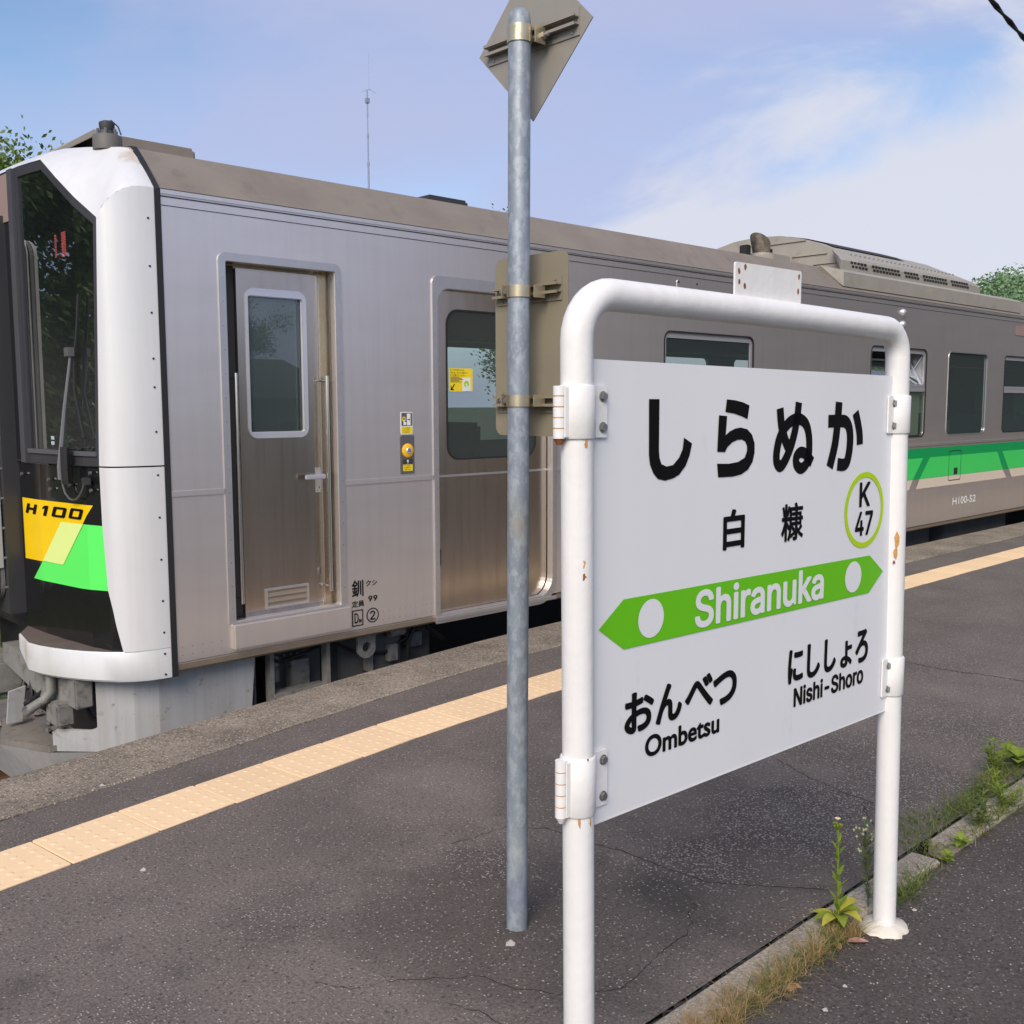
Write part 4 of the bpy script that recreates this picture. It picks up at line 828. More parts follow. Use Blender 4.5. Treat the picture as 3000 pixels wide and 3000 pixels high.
# cooling unit: arched casing with louvres over a long side skirt
up = [(5.60, 2.985), (5.60, 3.105), (5.625, 3.150), (5.68, 3.185), (5.91, 3.287), (6.13, 3.390), (6.354, 3.463), (6.583, 3.512), (6.9, 3.532)]
prof = up + [(mir(y), z) for y, z in reversed(up[:-1])]; n = len(prof); v = []
for X, k in ((10.55, 1), (13.35, 1), (13.72, .86), (13.82, .70)): v += [(X, CY + (y - CY) * (1 if k == 1 else (.995 if k > .8 else .985)), 2.985 + (z - 2.985) * k) for y, z in prof]
f = [(s * n + i, s * n + i + 1, s * n + n + i + 1, s * n + n + i) for s in range(3) for i in range(n - 1)] + [tuple(range(n)), tuple(range(3 * n, 4 * n))]
cu = mesh('cooling_unit', v, f, 'unit', train, 25)
sp = [(5.40, 2.795), (5.40, 2.940), (5.44, 2.965), (5.598, 3.010), (5.598, 2.795)]; n = len(sp)
v = [(9.86, y, z) for y, z in sp] + [(14.62, y, z) for y, z in sp]
mesh('unit_skirt', v, [(i, (i + 1) % n, n + (i + 1) % n, n + i) for i in range(n)] + [tuple(range(n)), tuple(range(n, 2 * n))], 'unit', cu)
mesh('skirt_end', [(9.86, 5.398, 2.795), (9.86, 5.398, 2.945), (9.66, 5.56, 3.005), (9.70, 5.60, 2.93)], [(0, 1, 2, 3)], 'unit', cu)
mesh('fairing', [(10.15, 5.597, 2.99), (10.56, 5.597, 2.99), (10.56, 5.597, 3.11), (10.15, 5.597, 3.11), (10.20, 5.66, 3.16), (10.56, 5.68, 3.18), (10.50, 5.90, 3.280)], [(0, 1, 2, 3), (3, 2, 5, 4), (4, 5, 6), (0, 3, 4), (0, 4, 6)], 'unit', cu)
x = 10.36
for grp in (5, 9, 5, 9, 7):
    for k in range(grp):
        for r2, z in enumerate((3.086, 3.046)):
            box('louvre_slot', x + r2 * .03, x + .052 + r2 * .03, 5.594, 5.602, z, z + .024, 'rubber', cu)
        x += .074
    x += .11
for k in range(26): MB().tube([(10.62 + k * .105, 5.74, 3.213), (10.62 + k * .105, 5.735, 3.228)], .010, 6).build('unit_bolt', 'bolt', cu)
for z, ya, yb in ((3.42, 6.25, 6.75), (3.25, 5.98, 6.42), (3.14, 5.80, 6.15)): box('face_rib', 10.535, 10.549, ya, yb, z, z + .008, 'unit', cu)
cvp = [(6.02, 3.352), (6.13, 3.402), (6.354, 3.475), (6.583, 3.524), (6.9, 3.544)]; cvp += [(mir(y), z) for y, z in reversed(cvp[:-1])]; n = len(cvp)
mesh('unit_cover', [(X, y, z) for X in (10.75, 12.5) for y, z in cvp], [(i, i + 1, n + i + 1, n + i) for i in range(n - 1)], 'dark', cu, 30)
# ---- skirt, plough and underfloor gear at the front
sk = [(3.055, 5.475), (2.70, 5.475), (2.45, 5.485), (2.33, 5.53), (2.25, 5.60), (2.185, 5.69)]
v = []; f = []
for i, (x, y) in enumerate(sk): v += [(x - (.0 if i else 0), y, .11), (x - (.045 if i == 0 else 0), y, -.36)]
for i in range(len(sk) - 1): f.append((2 * i, 2 * i + 2, 2 * i + 3, 2 * i + 1))
so = mesh('front_skirt', v, f, 'skirt', train); so.modifiers.new('thick', 'SOLIDIFY').thickness = .012
ft = [(2.185, 5.69, -.36), (2.185, 5.69, -.205), (2.175, 5.705, -.225), (2.155, 5.73, -.235), (2.02, 5.862, -.228), (2.00, 5.885, -.25), (2.0, 5.885, -.36)]
o = mesh('skirt_foot', ft, [tuple(range(7))], 'skirt', train); o.modifiers.new('thick', 'SOLIDIFY').thickness = .012
pl = mesh('plough_deck', [(1.822, 6.222, -.325), (1.977, 5.88, -.325), (2.05, 5.86, -.325), (2.064, 6.547, -.31), (1.95, 6.585, -.31), (1.822, 6.222, -.36), (1.977, 5.88, -.36), (2.05, 5.86, -.36), (2.064, 6.547, -.36), (1.95, 6.585, -.36)], [(0, 1, 2, 3, 4), (5, 6, 7, 8, 9), (0, 1, 6, 5), (1, 2, 7, 6), (2, 3, 8, 7), (3, 4, 9, 8), (4, 0, 5, 9)], mat('deck_grime', (.20, .18, .155), .6, var=(6, .2), var2=(12, (.09, .075, .06), .55, .75)), train)
mesh('plough_blade', [(1.822, 6.222, -.362), (1.99, 5.87, -.362), (2.185, 5.69, -.362), (1.95, 6.32, -.66), (2.08, 5.98, -.66), (2.26, 5.80, -.66), (1.80, 7.0, -.362), (1.93, 7.0, -.66)], [(0, 1, 4, 3), (1, 2, 5, 4), (6, 0, 3, 7)], 'skirt', train)
mesh('plough_post', [(1.905, 6.36, -.29), (1.925, 6.36, -.10), (2.02, 6.36, -.08), (1.99, 6.36, -.29), (1.905, 6.38, -.29), (1.925, 6.38, -.10), (2.02, 6.38, -.08), (1.99, 6.38, -.29)], [(0, 1, 2, 3), (4, 5, 6, 7), (0, 1, 5, 4), (1, 2, 6, 5), (2, 3, 7, 6)], 'skirt', train)
gb = mat('coupler_grey', (.24, .235, .215), .65, .1, var=(9, .2), var2=(14, (.07, .055, .04), .52, .72))
mesh('buffer_beam', [(2.02, 6.75, .12), (2.02, 6.05, .12), (2.10, 5.78, .10), (2.02, 6.75, .0), (2.02, 6.05, -.10), (2.10, 5.78, -.11), (2.3, 6.75, .12), (2.35, 5.78, .10), (2.3, 6.75, 0), (2.35, 5.78, -.11)], [(0, 1, 4, 3), (1, 2, 5, 4), (0, 6, 7, 2, 1), (3, 4, 5, 9, 8), (2, 7, 9, 5)], gb, train)
box('coupler_pocket', 2.00, 2.10, 5.80, 5.98, -.21, -.08, gb, train, .012); box('coupler_pocket', 2.06, 2.16, 5.68, 5.80, -.09, .10, gb, train, .008)
cpl = box('coupler', 1.72, 2.2, 6.72, 7.08, -.22, .02, gb, train, .03); box('coupler_knuckle', 1.60, 1.74, 6.70, 6.98, -.20, .0, gb, train, .03)
MB().tube([(2.02, 5.93, .10), (2.02, 5.93, -.02), (1.99, 5.94, -.065), (1.95, 5.98, -.10), (1.925, 6.005, -.125)], .028, 12).build('air_hose', gb, train, 50)
MB().tube([(1.928, 6.002, -.122), (1.905, 6.025, -.145)], .031, 6).build('hose_end', 'bolt', train)
for k, (pts_, r_) in enumerate((([(2.06, 6.3, .08), (2.03, 6.28, -.05), (2.0, 6.2, -.13), (2.03, 6.1, -.06), (2.08, 6.06, .05)], .014), ([(2.10, 6.5, .05), (2.04, 6.47, -.12), (2.0, 6.4, -.2), (2.05, 6.3, -.16)], .018), ([(2.2, 5.86, .06), (2.16, 5.84, -.08), (2.2, 5.82, -.2), (2.3, 5.8, -.24)], .012), ([(2.3, 5.74, .06), (2.28, 5.72, -.1), (2.34, 5.74, -.3)], .016), ([(3.12, 5.58, .06), (3.3, 5.60, -.02), (3.5, 5.62, .0), (3.72, 5.62, .05)], .012), ([(3.7, 5.58, .04), (3.9, 5.57, -.07), (4.1, 5.57, -.09), (4.3, 5.58, -.02)], .010))): MB().tube(pts_, r_, 8).build('brake_hose', 'rubber', train, 60)
for (a_, b_, c_, d_, e_, f_) in ((2.12, 2.30, 6.02, 6.2, -.18, .06), (2.20, 2.32, 5.70, 5.78, -.04, .08), (3.24, 3.30, 5.60, 5.66, -.15, .02), (3.42, 3.56, 5.66, 5.74, -.28, -.05), (3.95, 4.0, 5.56, 5.62, -.2, .03), (4.12, 4.2, 5.55, 5.6, -.16, -.04), (4.36, 4.5, 5.66, 5.72, -.12, -.02)): box('gear_bracket', a_, b_, c_, d_, e_, f_, gb, train, .006)
for k in range(7): MB().tube([(3.36 + k * .05, 5.735, -.02), (3.36 + k * .05, 5.725, -.02)], .009, 6).build('case_bolt', 'bolt', train)
box('gear_block', 2.4, 3.2, 5.75, 8.05, -.5, .10, 'dark', train)
for (a, b2, c, d, e, g) in ((3.32, 3.70, 5.74, 6.3, -.34, .06), (3.76, 4.02, 5.62, 6.2, -.34, .05), (4.02, 4.26, 5.60, 6.2, -.30, .08), (4.27, 4.62, 5.72, 6.3, -.26, .06), (9.8, 10.9, 5.65, 6.4, -.5, .04), (11.9, 12.6, 5.62, 6.4, -.4, .06), (13.0, 15.0, 5.60, 6.4, -.5, .07)):
    box('underfloor_case', a, b2, c, d, e, g, 'greybox', train, .012)
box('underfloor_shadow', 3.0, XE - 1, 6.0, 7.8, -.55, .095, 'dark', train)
ld = MB()
for x in (3.175, 3.585): ld.box(x, x + .028, 5.50, 5.56, -.33, .10)
ld.box(3.20, 3.59, 5.49, 5.60, -.215, -.195); ld.build('step_ladder', gb, train)
sheet('lifting_lug', [[(3.80, .10), (3.81, .03)] + [(3.88 + .075 * math.cos(R(200 + 14 * k)), .0 + .075 * math.sin(R(200 + 14 * k))) for k in range(11)] + [(3.95, .03), (3.96, .10)], circle(3.88, .0, .034, 16)], lambda a, b2, d: (a, 5.47 + d, b2), gb, train, .02)
MB().tube([(4.10, 5.52, .05), (4.22, 5.52, .05)], .03, 10).build('air_pipe', gb, train, 40)
for zs in ((4.30, 4.36, 4.47, 4.56, 4.60),): MB().tube([(4.31, 5.60, -.2), (4.31, 5.58, -.05), (4.36, 5.58, .045), (4.46, 5.58, .04), (4.62, 5.58, -.08)], .018, 8).build('underfloor_hose', 'rubber', train, 40)
for xx in (3.10, 3.13): MB().tube([(xx, 5.62, -.4), (xx, 5.62, .08)], .012, 6).build('air_pipe', gb, train)
box('shore_plate', 4.05, 4.60, 5.46, 5.48, .088, .100, gb, train)
# ---- saloon: seats and hand rails seen through the panes
for k in range(9):
    x = 6.5 + k * 1.55
    box('seat_back', x, x + .12, 5.5, 6.45, .55, 1.42, 'seat', train, .04); box('seat_back', x, x + .12, 7.35, 8.3, .55, 1.42, 'seat', train, .04)
box('ceiling_lining', 3.84, XE - .1, 5.6, 8.2, 2.62, 2.66, 'interior', train)
for y in (5.75, 8.05): MB().tube([(6.2, y, 2.25), (XE - .5, y, 2.25)], .02, 8).build('luggage_rail', 'steel_bright', train)
MB().tube([(5.62, 5.75, .16), (5.62, 5.75, 2.6)], .018, 8).build('hand_rail', 'steel_bright', train)

# ------------------------------------------------------------------ station name sign
SA = R(1.4); SE = Vector((math.cos(SA), -math.sin(SA), 0)); SN = Vector((-math.sin(SA), -math.cos(SA), 0)); SO = Vector((2.885, 1.378, 0))
def S(s, z, d=0): return SO + SE * s + SN * d + Vector((0, 0, z))
sm = lambda off: (lambda a, b, d: tuple(S(a, b, off - d)))
sign = thing('station_sign', S(-.65, 0), 'white pipe framed station name board with black Japanese lettering and green arrow band', 'sign')
path = [S(-1.341, -.1), S(-1.342, 0), S(-1.352, .9), S(-1.361, 1.725)]
for k in range(1, 8):
    t = R(180 - 90 * k / 8); path.append(S(-1.361 + .097 + .097 * math.cos(t), 1.725 + .0965 * math.sin(t)))
path += [S(-1.264, 1.8215), S(-.85, 1.8185), S(-.45, 1.813), S(-.125, 1.807)]
for k in range(1, 8):
    t = R(90 - 90 * k / 8); path.append(S(-.125 + .080 * math.cos(t), 1.727 + .080 * math.sin(t)))
path += [S(-.045, 1.727), S(-.022, .9), S(.001, 0), S(.004, -.1)]
frame = MB().tube(path, .0335, 24).build('pipe_frame', 'white', sign, 40)
pnl = sheet('name_panel', [[(-1.330, .705), (-.030, .694), (-.060, 1.675), (-1.332, 1.690)]], sm(.004), 'panel', sign, .006)
edge_strip = sheet('panel_edge', [[(-1.330, .702), (-.030, .691), (-.030, .6945), (-1.330, .7055)]], sm(.0045), 'white', pnl, .007)
def stroke(pts, hw, name='lettering'):
    P = [Vector((p[0], p[1], 0)) for p in pts]; Q = []
    for i in range(len(P) - 1):                       # smooth through the points
        p0, p1, p2, p3 = P[max(i - 1, 0)], P[i], P[i + 1], P[min(i + 2, len(P) - 1)]
        for k in range(6):
            t = k / 6; Q.append(.5 * ((2 * p1) + (p2 - p0) * t + (2 * p0 - 5 * p1 + 4 * p2 - p3) * t * t + (3 * p1 - p0 - 3 * p2 + p3) * t ** 3))
    Q.append(P[-1]); v = []; f = []
    for i, p in enumerate(Q):
        d = (Q[min(i + 1, len(Q) - 1)] - Q[max(i - 1, 0)]).normalized(); n_ = Vector((-d.y, d.x, 0)) * hw
        v += [tuple(S(p.x + n_.x, p.y + n_.y, .0055)), tuple(S(p.x - n_.x, p.y - n_.y, .0055))]
        if i: f.append((2 * i - 2, 2 * i, 2 * i + 1, 2 * i - 1))
    return v, f
def glyph(outlines, strokes):
    b = MB()
    for o in outlines: b.add(*plate([o], sm(.0055)))
    for k, (pts, hw) in enumerate(strokes):
        v, f = stroke(pts, hw); b.add([(x - .00003 * k * SN.x * -1, y + .00003 * k * SN.y, z) for x, y, z in v], f)
    me = bpy.data.meshes.new('lettering'); me.from_pydata([tuple(p) for p in b.v], [], b.f); link('lettering', me, 'ink', pnl)
glyph([[(-1.1427, 1.6089), (-1.1077, 1.6089), (-1.1074, 1.4986), (-1.1052, 1.4811), (-1.0982, 1.4668), (-1.0807, 1.4608), (-1.0578, 1.4631), (-1.0371, 1.4786), (-1.0248, 1.4975), (-1.0207, 1.5232), (-0.9913, 1.5093), (-0.9993, 1.4832), (-1.013, 1.4597), (-1.0362, 1.4405), (-1.0571, 1.4335), (-1.0847, 1.4299), (-1.1097, 1.4347), (-1.1257, 1.4485), (-1.1371, 1.4679), (-1.141, 1.4882)]], [])
glyph([[(-0.8631, 1.6086), (-0.8297, 1.6064), (-0.7978, 1.6014), (-0.7722, 1.5941), (-0.7791, 1.5618), (-0.8019, 1.5687), (-0.8339, 1.5756), (-0.8679, 1.5793)],
       [(-0.8922, 1.5718), (-0.8608, 1.5696), (-0.8651, 1.5251), (-0.8482, 1.534), (-0.8275, 1.5399), (-0.8063, 1.542), (-0.7793, 1.5374), (-0.7597, 1.5243), (-0.748, 1.5032), (-0.7471, 1.4807), (-0.7545, 1.4584), (-0.773, 1.4399), (-0.7997, 1.43), (-0.8341, 1.4263), (-0.8913, 1.4272), (-0.8963, 1.4594), (-0.8509, 1.4575), (-0.8141, 1.4602), (-0.7876, 1.4693), (-0.7784, 1.4849), (-0.7789, 1.4977), (-0.7863, 1.5084), (-0.8, 1.5135), (-0.8186, 1.513), (-0.8395, 1.5073), (-0.8574, 1.4969), (-0.8664, 1.4856), (-0.8967, 1.4872), (-0.8945, 1.5319)]], [])
glyph([], [([(-0.6421, 1.5868), (-0.6331, 1.5413), (-0.615, 1.5062), (-0.5999, 1.4874)], .0150),
           ([(-0.5584, 1.6015), (-0.5639, 1.5653), (-0.5758, 1.5219), (-0.5949, 1.4822), (-0.6174, 1.453), (-0.6357, 1.4421), (-0.6514, 1.4543), (-0.652, 1.4808), (-0.6406, 1.5134), (-0.6154, 1.541), (-0.5834, 1.5572), (-0.549, 1.5585), (-0.5218, 1.5446), (-0.508, 1.5171), (-0.5044, 1.4828), (-0.508, 1.4555), (-0.5227, 1.4389), (-0.5428, 1.433), (-0.5617, 1.444), (-0.5638, 1.4627), (-0.5461, 1.4739), (-0.5224, 1.4697), (-0.4886, 1.4461)], .0145)])
glyph([], [([(-0.4159, 1.5516), (-0.3576, 1.5516), (-0.3269, 1.5487), (-0.3088, 1.5323), (-0.3023, 1.5053), (-0.3049, 1.4694), (-0.3156, 1.441), (-0.3336, 1.4334), (-0.3643, 1.4365)], .0168),
           ([(-0.3646, 1.602), (-0.369, 1.551), (-0.3794, 1.4895), (-0.4025, 1.4296)], .0168), ([(-0.2781, 1.5739), (-0.2636, 1.5442), (-0.2532, 1.515), (-0.2499, 1.4858)], .0162)])
T = [
     ('白', -.868, -.781, 1.251, 1.349, .0034), ('糠', -.624, -.523, 1.248, 1.347, .0022), ('K', -.243, -.184, 1.311, 1.381, .0026), ('47', -.261, -.165, 1.230, 1.299, .0026),
     ('お', -1.213, -1.113, .875, .969, .0042), ('ん', -1.107, -1.013, .876, .968, .0042), ('べ', -1.003, -.895, .884, .965, .0042), ('つ', -.896, -.800, .874, .957, .0046),
     ('Ombetsu', -1.143, -.868, .809, .860, .0022), ('に', -.576, -.504, .869, .962, .0042), ('し', -.486, -.421, .868, .964, .0042), ('し', -.401, -.340, .868, .963, .0042), ('ょ', -.317, -.255, .866, .942, .0034), ('ろ', -.237, -.166, .864, .961, .0042), ('Nishi-Shoro', -.546, -.188, .803, .857, .0026)]
for s, a0, a1, b0, b1, bd in T: lettering(s, a0, a1, b0, b1, sm(.0055), 'ink', pnl, bd)
sheet('number_ring', [circle(-.213, 1.302, .1065, 48), circle(-.213, 1.302, .0915, 48)], sm(.0055), 'ringgreen', pnl)
sheet('arrow_band', [[(-1.297, 1.126), (-1.217, 1.071), (-.174, 1.062), (-.096, 1.116), (-.175, 1.170), (-1.219, 1.181)]], sm(.0055), 'signgreen', pnl)
for c in ((-1.128, 1.1265), (-.2635, 1.1185)): sheet('band_dot', [circle(*c, .0435, 40)], sm(.0066), 'panel', pnl)
lettering('Shiranuka', -.972, -.416, 1.0765, 1.170, sm(.0066), 'panel', pnl, .0040)
def bolt(s, z, d, parent, m='bolt', r=.0085):
    a, b2, c = S(s, z, d), S(s, z, d + .002), S(s, z, d + .0075)
    o = MB().tube([a, b2], r * 1.3, 12).build('bolt', m, parent, 40); MB().tube([b2, c], r, 6).build('bolt_head', m, o)
def clamp(sc, z0, z1, left):
    t = lambda z: sc + (-.0 if left else 0)
    c = MB().tube([S(sc, z0), S(sc, z0 + .003), S(sc, z1 - .003), S(sc, z1)], [.0365, .0385, .0385, .0365], 24).build('pipe_clamp', 'white', sign, 40)
    a, b2 = (sc + .02, sc + .079) if left else (sc - .066, sc - .02)
    sheet('clamp_flange', [rrect(a, b2, z0 + .001, z1 - .001, .003, 2)], sm(.011), 'white', c, .005)
    for z in (z1 - .022, z0 + .022): bolt((b2 - .014) if left else (a + .030), z, .011, c)
    if left:
        hs = sc - .046; k = 5; h = (z1 - z0) / k
        for i in range(k):
            MB().tube([S(hs, z0 + i * h + .0012, -.004), S(hs, z0 + (i + 1) * h - .0012, -.004)], .0128, 12).build('hinge_knuckle', 'white', c, 40)
            if i: MB().tube([S(hs, z0 + i * h - .0016, -.004), S(hs, z0 + i * h + .0016, -.004)], .0122, 12).build('rusty_joint', 'ruststain', c)
        MB().tube([S(hs, z0 - .012, -.004), S(hs, z0 + .002, -.004)], [.005, .012], 10).build('hinge_pin', 'rust' if z0 > 1 else 'white', c, 40)
        sheet('hinge_leaf', [[(hs, z0 + .004), (hs + .03, z0 + .004), (hs + .03, z1 - .004), (hs, z1 - .004)]], sm(.014), 'white', c, .004)
clamp(-1.360, 1.529, 1.636, True); clamp(-1.352, .742, .866, True); clamp(-.040, 1.512, 1.620, False); clamp(-.019, .738, .853, False)
tp = sheet('top_plate', [rrect(-.838, -.560, 1.846, 1.927, .006, 3)], sm(.004), 'white', sign, .005)
for s, z in ((-.824, 1.906), (-.800, 1.918), (-.823, 1.882), (-.800, 1.874), (-.572, 1.913), (-.574, 1.876)):
    sheet('rust_hole', [[(s + .0052 * math.cos(k * .7) * random.uniform(.7, 1.2), z + .0075 * math.sin(k * .7) * random.uniform(.7, 1.2)) for k in range(9)]], sm(.0046), 'rust', tp)
# rust on the posts where the paint has broken
def flake(s0, z, rad, ang, parent, w, h, m='ruststain', seed=0):
    rr = random.Random(seed); v = [(0, 0)]; n = 11
    P = [(w * math.cos(2 * math.pi * k / n) * rr.uniform(.5, 1.15), h * math.sin(2 * math.pi * k / n) * rr.uniform(.5, 1.15)) for k in range(n)]
    def mp(a, b, d):
        t = ang + a / rad; return tuple(S(s0 + (rad + .0008) * math.sin(t), z + b, (rad + .0008) * math.cos(t)))
    b = MB(); b.add([mp(0, 0, 0)] + [mp(p[0], p[1], 0) for p in P], [(0, k + 1, (k + 1) % n + 1) for k in range(n)]); b.build('rust_flake', m, parent)
flake(-1.354, 1.275, .0335, -.55, frame, .010, .012, 'ruststain', 1); flake(-1.354, 1.25, .0335, -.45, frame, .006, .009, 'rust', 2); flake(-1.354, 1.292, .0335, -1.0, frame, .004, .003, 'rust', 3)
flake(-.033, 1.205, .0335, -.75, frame, .010, .026, 'ruststain', 4); flake(-.033, 1.165, .0335, -.85, frame, .006, .018, 'ruststain', 5); flake(-.033, 1.14, .0335, -.95, frame, .004, .006, 'rust', 6)
flake(-1.352, .735, .0335, -.7, frame, .004, .016, 'ruststain', 8); flake(-1.352, .73, .0335, .1, frame, .003, .014, 'ruststain', 9); flake(-1.36, 1.52, .0335, -.2, frame, .004, .012, 'ruststain', 10)
flake(-.03, 1.50, .0335, -.3, frame, .008, .004, 'ruststain', 11); flake(-1.352, .868, .0386, -.25, frame, .003, .003, 'rust', 12)
# sealant collar round the right foot
cv = [S(.001, .016, 0)]; n = 26; rr = random.Random(3)
P1 = [S(.001 + .033 * math.cos(2 * math.pi * k / n), .018, .033 * math.sin(2 * math.pi * k / n)) for k in range(n)]
P2 = [S(.001 + .072 * math.cos(2 * math.pi * k / n) * rr.uniform(.9, 1.12), .008, .066 * math.sin(2 * math.pi * k / n) * rr.uniform(.88, 1.15)) for k in range(n)]
P3 = [Vector((p.x, p.y, 0)) + (Vector((p.x, p.y, 0)) - S(.001, 0)) * .06 for p in P2]
v = P1 + P2 + P3
mesh('foot_collar', v, [(k, (k + 1) % n, n + (k + 1) % n, n + k) for k in range(n)] + [(n + k, n + (k + 1) % n, 2 * n + (k + 1) % n, 2 * n + k) for k in range(n)], 'sealant', sign, 60)

# ------------------------------------------------------------------ galvanised pole with two track signs seen from behind
PX, PY = 2.074, 2.16
pole = thing('sign_pole', (PX, PY, 0), 'galvanised grey steel pole carrying two track signs seen from behind', 'sign pole')
pa = lambda z: (PX + .0065 * z, PY, z)
pst = MB().tube([pa(-.1), pa(.0), pa(1.3), pa(2.672), pa(2.69), pa(2.702)], [.032, .032, .032, .032, .028, .016], 24).build('pole', 'galv', pole, 50)
XB = 2.172
ym = lambda off: (lambda a, b, d: (XB - off + d, a, b))
dy, dz = 2.188, 2.648
dia = sheet('diamond_board', [[(dy, dz - .231), (dy + .232, dz), (dy, dz + .231), (dy - .232, dz)]], ym(0), 'signback', pole, .003)
def rail(parent, z0, z1, ya, yb, m):
    zc = (z0 + z1) / 2; h = (z1 - z0)
    r = sheet('mounting_rail', [[(ya, z0), (yb, z0), (yb, z1), (ya, z1)]], ym(.004), m, parent, .004)
    for z in (zc - .010, zc + .010): MB().box(XB - .024, XB - .004, ya, yb, z - .002, z + .002).box(XB - .026, XB - .022, ya, yb, z - (.006 if z < zc else .002), z + (.006 if z > zc else .002)).build('rail_lip', m, r)
    for y in (ya + .025, yb - .025):
        for z in (z0 + .010, z1 - .010): MB().tube([(XB - .004, y, z), (XB - .007, y, z)], .0045, 6).build('rivet', m, r)
def pclamp(z, h, nutside):
    x = PX + .0065 * z
    c = MB().tube([(x, PY, z - h / 2), (x, PY, z + h / 2)], .0355, 24).build('pole_clamp', 'clamp', pole, 40)
    [MB().box(x + .02, XB - .022, ya_, ya_ + .004, z - h / 2, z + h / 2).build('clamp_ear', 'clamp', c) for ya_ in (PY - .044, PY + .032)]
    y = PY - .05 if nutside else PY + .04
    xx = x + .052 if nutside else x - .03
    if nutside: MB().tube([(xx, PY - .066, z), (xx, PY + .05, z)], .0055, 8).build('clamp_bolt', 'bolt', c, 40); MB().tube([(xx, PY - .053, z), (xx, PY - .044, z)], .0115, 6).build('clamp_nut', 'bolt', c)
    else:
        ya = PY + .034; MB().box(x - .035, x - .002, ya, ya + .004, z - h / 2, z + h / 2).build('clamp_ear', 'clamp', c)
        MB().tube([(x - .022, ya + .02, z), (x - .022, ya - .028, z)], .0055, 8).build('clamp_bolt', 'bolt', c, 40); MB().tube([(x - .022, ya - .004, z), (x - .022, ya - .014, z)], .0115, 6).build('clamp_nut', 'bolt', c)
rail(dia, 2.612, 2.690, 2.003, 2.374, 'signback'); pclamp(2.632, .046, True)
rec_b = sheet('rectangular_board', [rrect(2.045, 2.352, 1.503, 2.037, .028, 5)], ym(0), 'signback2', pole, .003)
rail(rec_b, 1.897, 1.967, 2.067, 2.340, 'signback2'); rail(rec_b, 1.572, 1.642, 2.067, 2.338, 'signback2')
pclamp(1.921, .034, False); pclamp(1.608, .034, False)

# ------------------------------------------------------------------ plants along the kerb
def blade(b, p, h, lean, ang, w, seg=3, curl=.5):
    c, s = math.cos(ang), math.sin(ang); v = []; f = []
    for i in range(seg + 1):
        t = i / seg; out = lean * (t ** 1.6) * h; z = h * (t - curl * lean * .35 * t * t); ww = w * (1 - t) ** .7 * (1 if t > 0 else .7) + .0002
        v += [(p[0] + c * out - s * ww, p[1] + s * out + c * ww, p[2] + z), (p[0] + c * out + s * ww, p[1] + s * out - c * ww, p[2] + z)]
        if i: f.append((2 * i - 2, 2 * i, 2 * i + 1, 2 * i - 1))
    b.add(v, f)
def leafshape(b, base, d, up, length, width, droop=.2, fold=.25, n=5):
    base = Vector(base); d = Vector(d).normalized(); sd = d.cross(Vector(up)); sd = sd.normalized() if sd.length > 1e-4 else Vector((1, 0, 0)); nu = sd.cross(d).normalized(); v = []; f = []
    for i in range(n + 1):
        t = i / n; w = width * math.sin(math.pi * min(1, t * .93 + .05)) ** .8; c = base + d * (length * t) - Vector((0, 0, 1)) * (droop * length * t * t)
        v += [c + sd * w + nu * w * fold, c, c - sd * w + nu * w * fold]
        if i: o = 3 * i; f += [(o - 3, o, o + 1, o - 2), (o - 2, o + 1, o + 2, o - 1)]
    b.add(v, f)
rg = random.Random(11)
dry = MB(); grn = MB()
clumps = [(1.96 + .82 * rg.random(), 1.436 + rg.gauss(0, .020), rg.uniform(.55, 1.25)) for _ in range(70)]
for cx, cy, cs in clumps:
    lean0 = rg.uniform(0, 6.28)
    for i in range(int(20 * cs)):                            # wiry stalks
        a = lean0 + rg.gauss(0, 1.3); X = cx + rg.gauss(0, .012); Y = cy + rg.gauss(0, .010); h = rg.uniform(.018, .055) * cs
        blade(dry if rg.random() < .72 else grn, (X, Y, 0), h, rg.uniform(.4, 2.8), a, rg.uniform(.0006, .0012), 3, rg.uniform(.1, .9))
    for i in range(int(6 * cs)):                             # open feathery seed heads
        a = rg.uniform(0, 6.28); h = rg.uniform(.025, .065) * cs; ln = rg.uniform(.2, 1.0); p0 = Vector((cx + rg.gauss(0, .014), cy + rg.gauss(0, .012), 0)); d = Vector((math.cos(a) * ln, math.sin(a) * ln, 1)).normalized()
        blade(dry, p0, h, ln, a, .0006, 2)
        for q in range(7):
            p = p0 + d * h * (.45 + .09 * q); blade(dry, p, rg.uniform(.008, .018), rg.uniform(.8, 2.4), rg.uniform(0, 6.28), .0005, 1)
tag(dry.build('dry_grass', 'dry', None), 'withered tan grass growing along the near side of the low kerb', 'grass', kind='stuff')
for i in range(420):
    t = rg.random(); X = 2.2 + t * .60; Y = 1.438 + rg.gauss(0, .018); blade(grn, (X, Y, 0), rg.uniform(.02, .065), rg.uniform(.5, 1.8), rg.uniform(0, 6.28), rg.uniform(.0008, .0016))
def patch(cx, cy, rx, ry, n, h0, h1):
    for i in range(int(n * .75)): blade(grn, (cx + rg.gauss(0, rx), cy + rg.gauss(0, ry), 0), rg.uniform(h0, h1) * .62, rg.uniform(.6, 2.4), rg.uniform(0, 6.28), rg.uniform(.0009, .002))
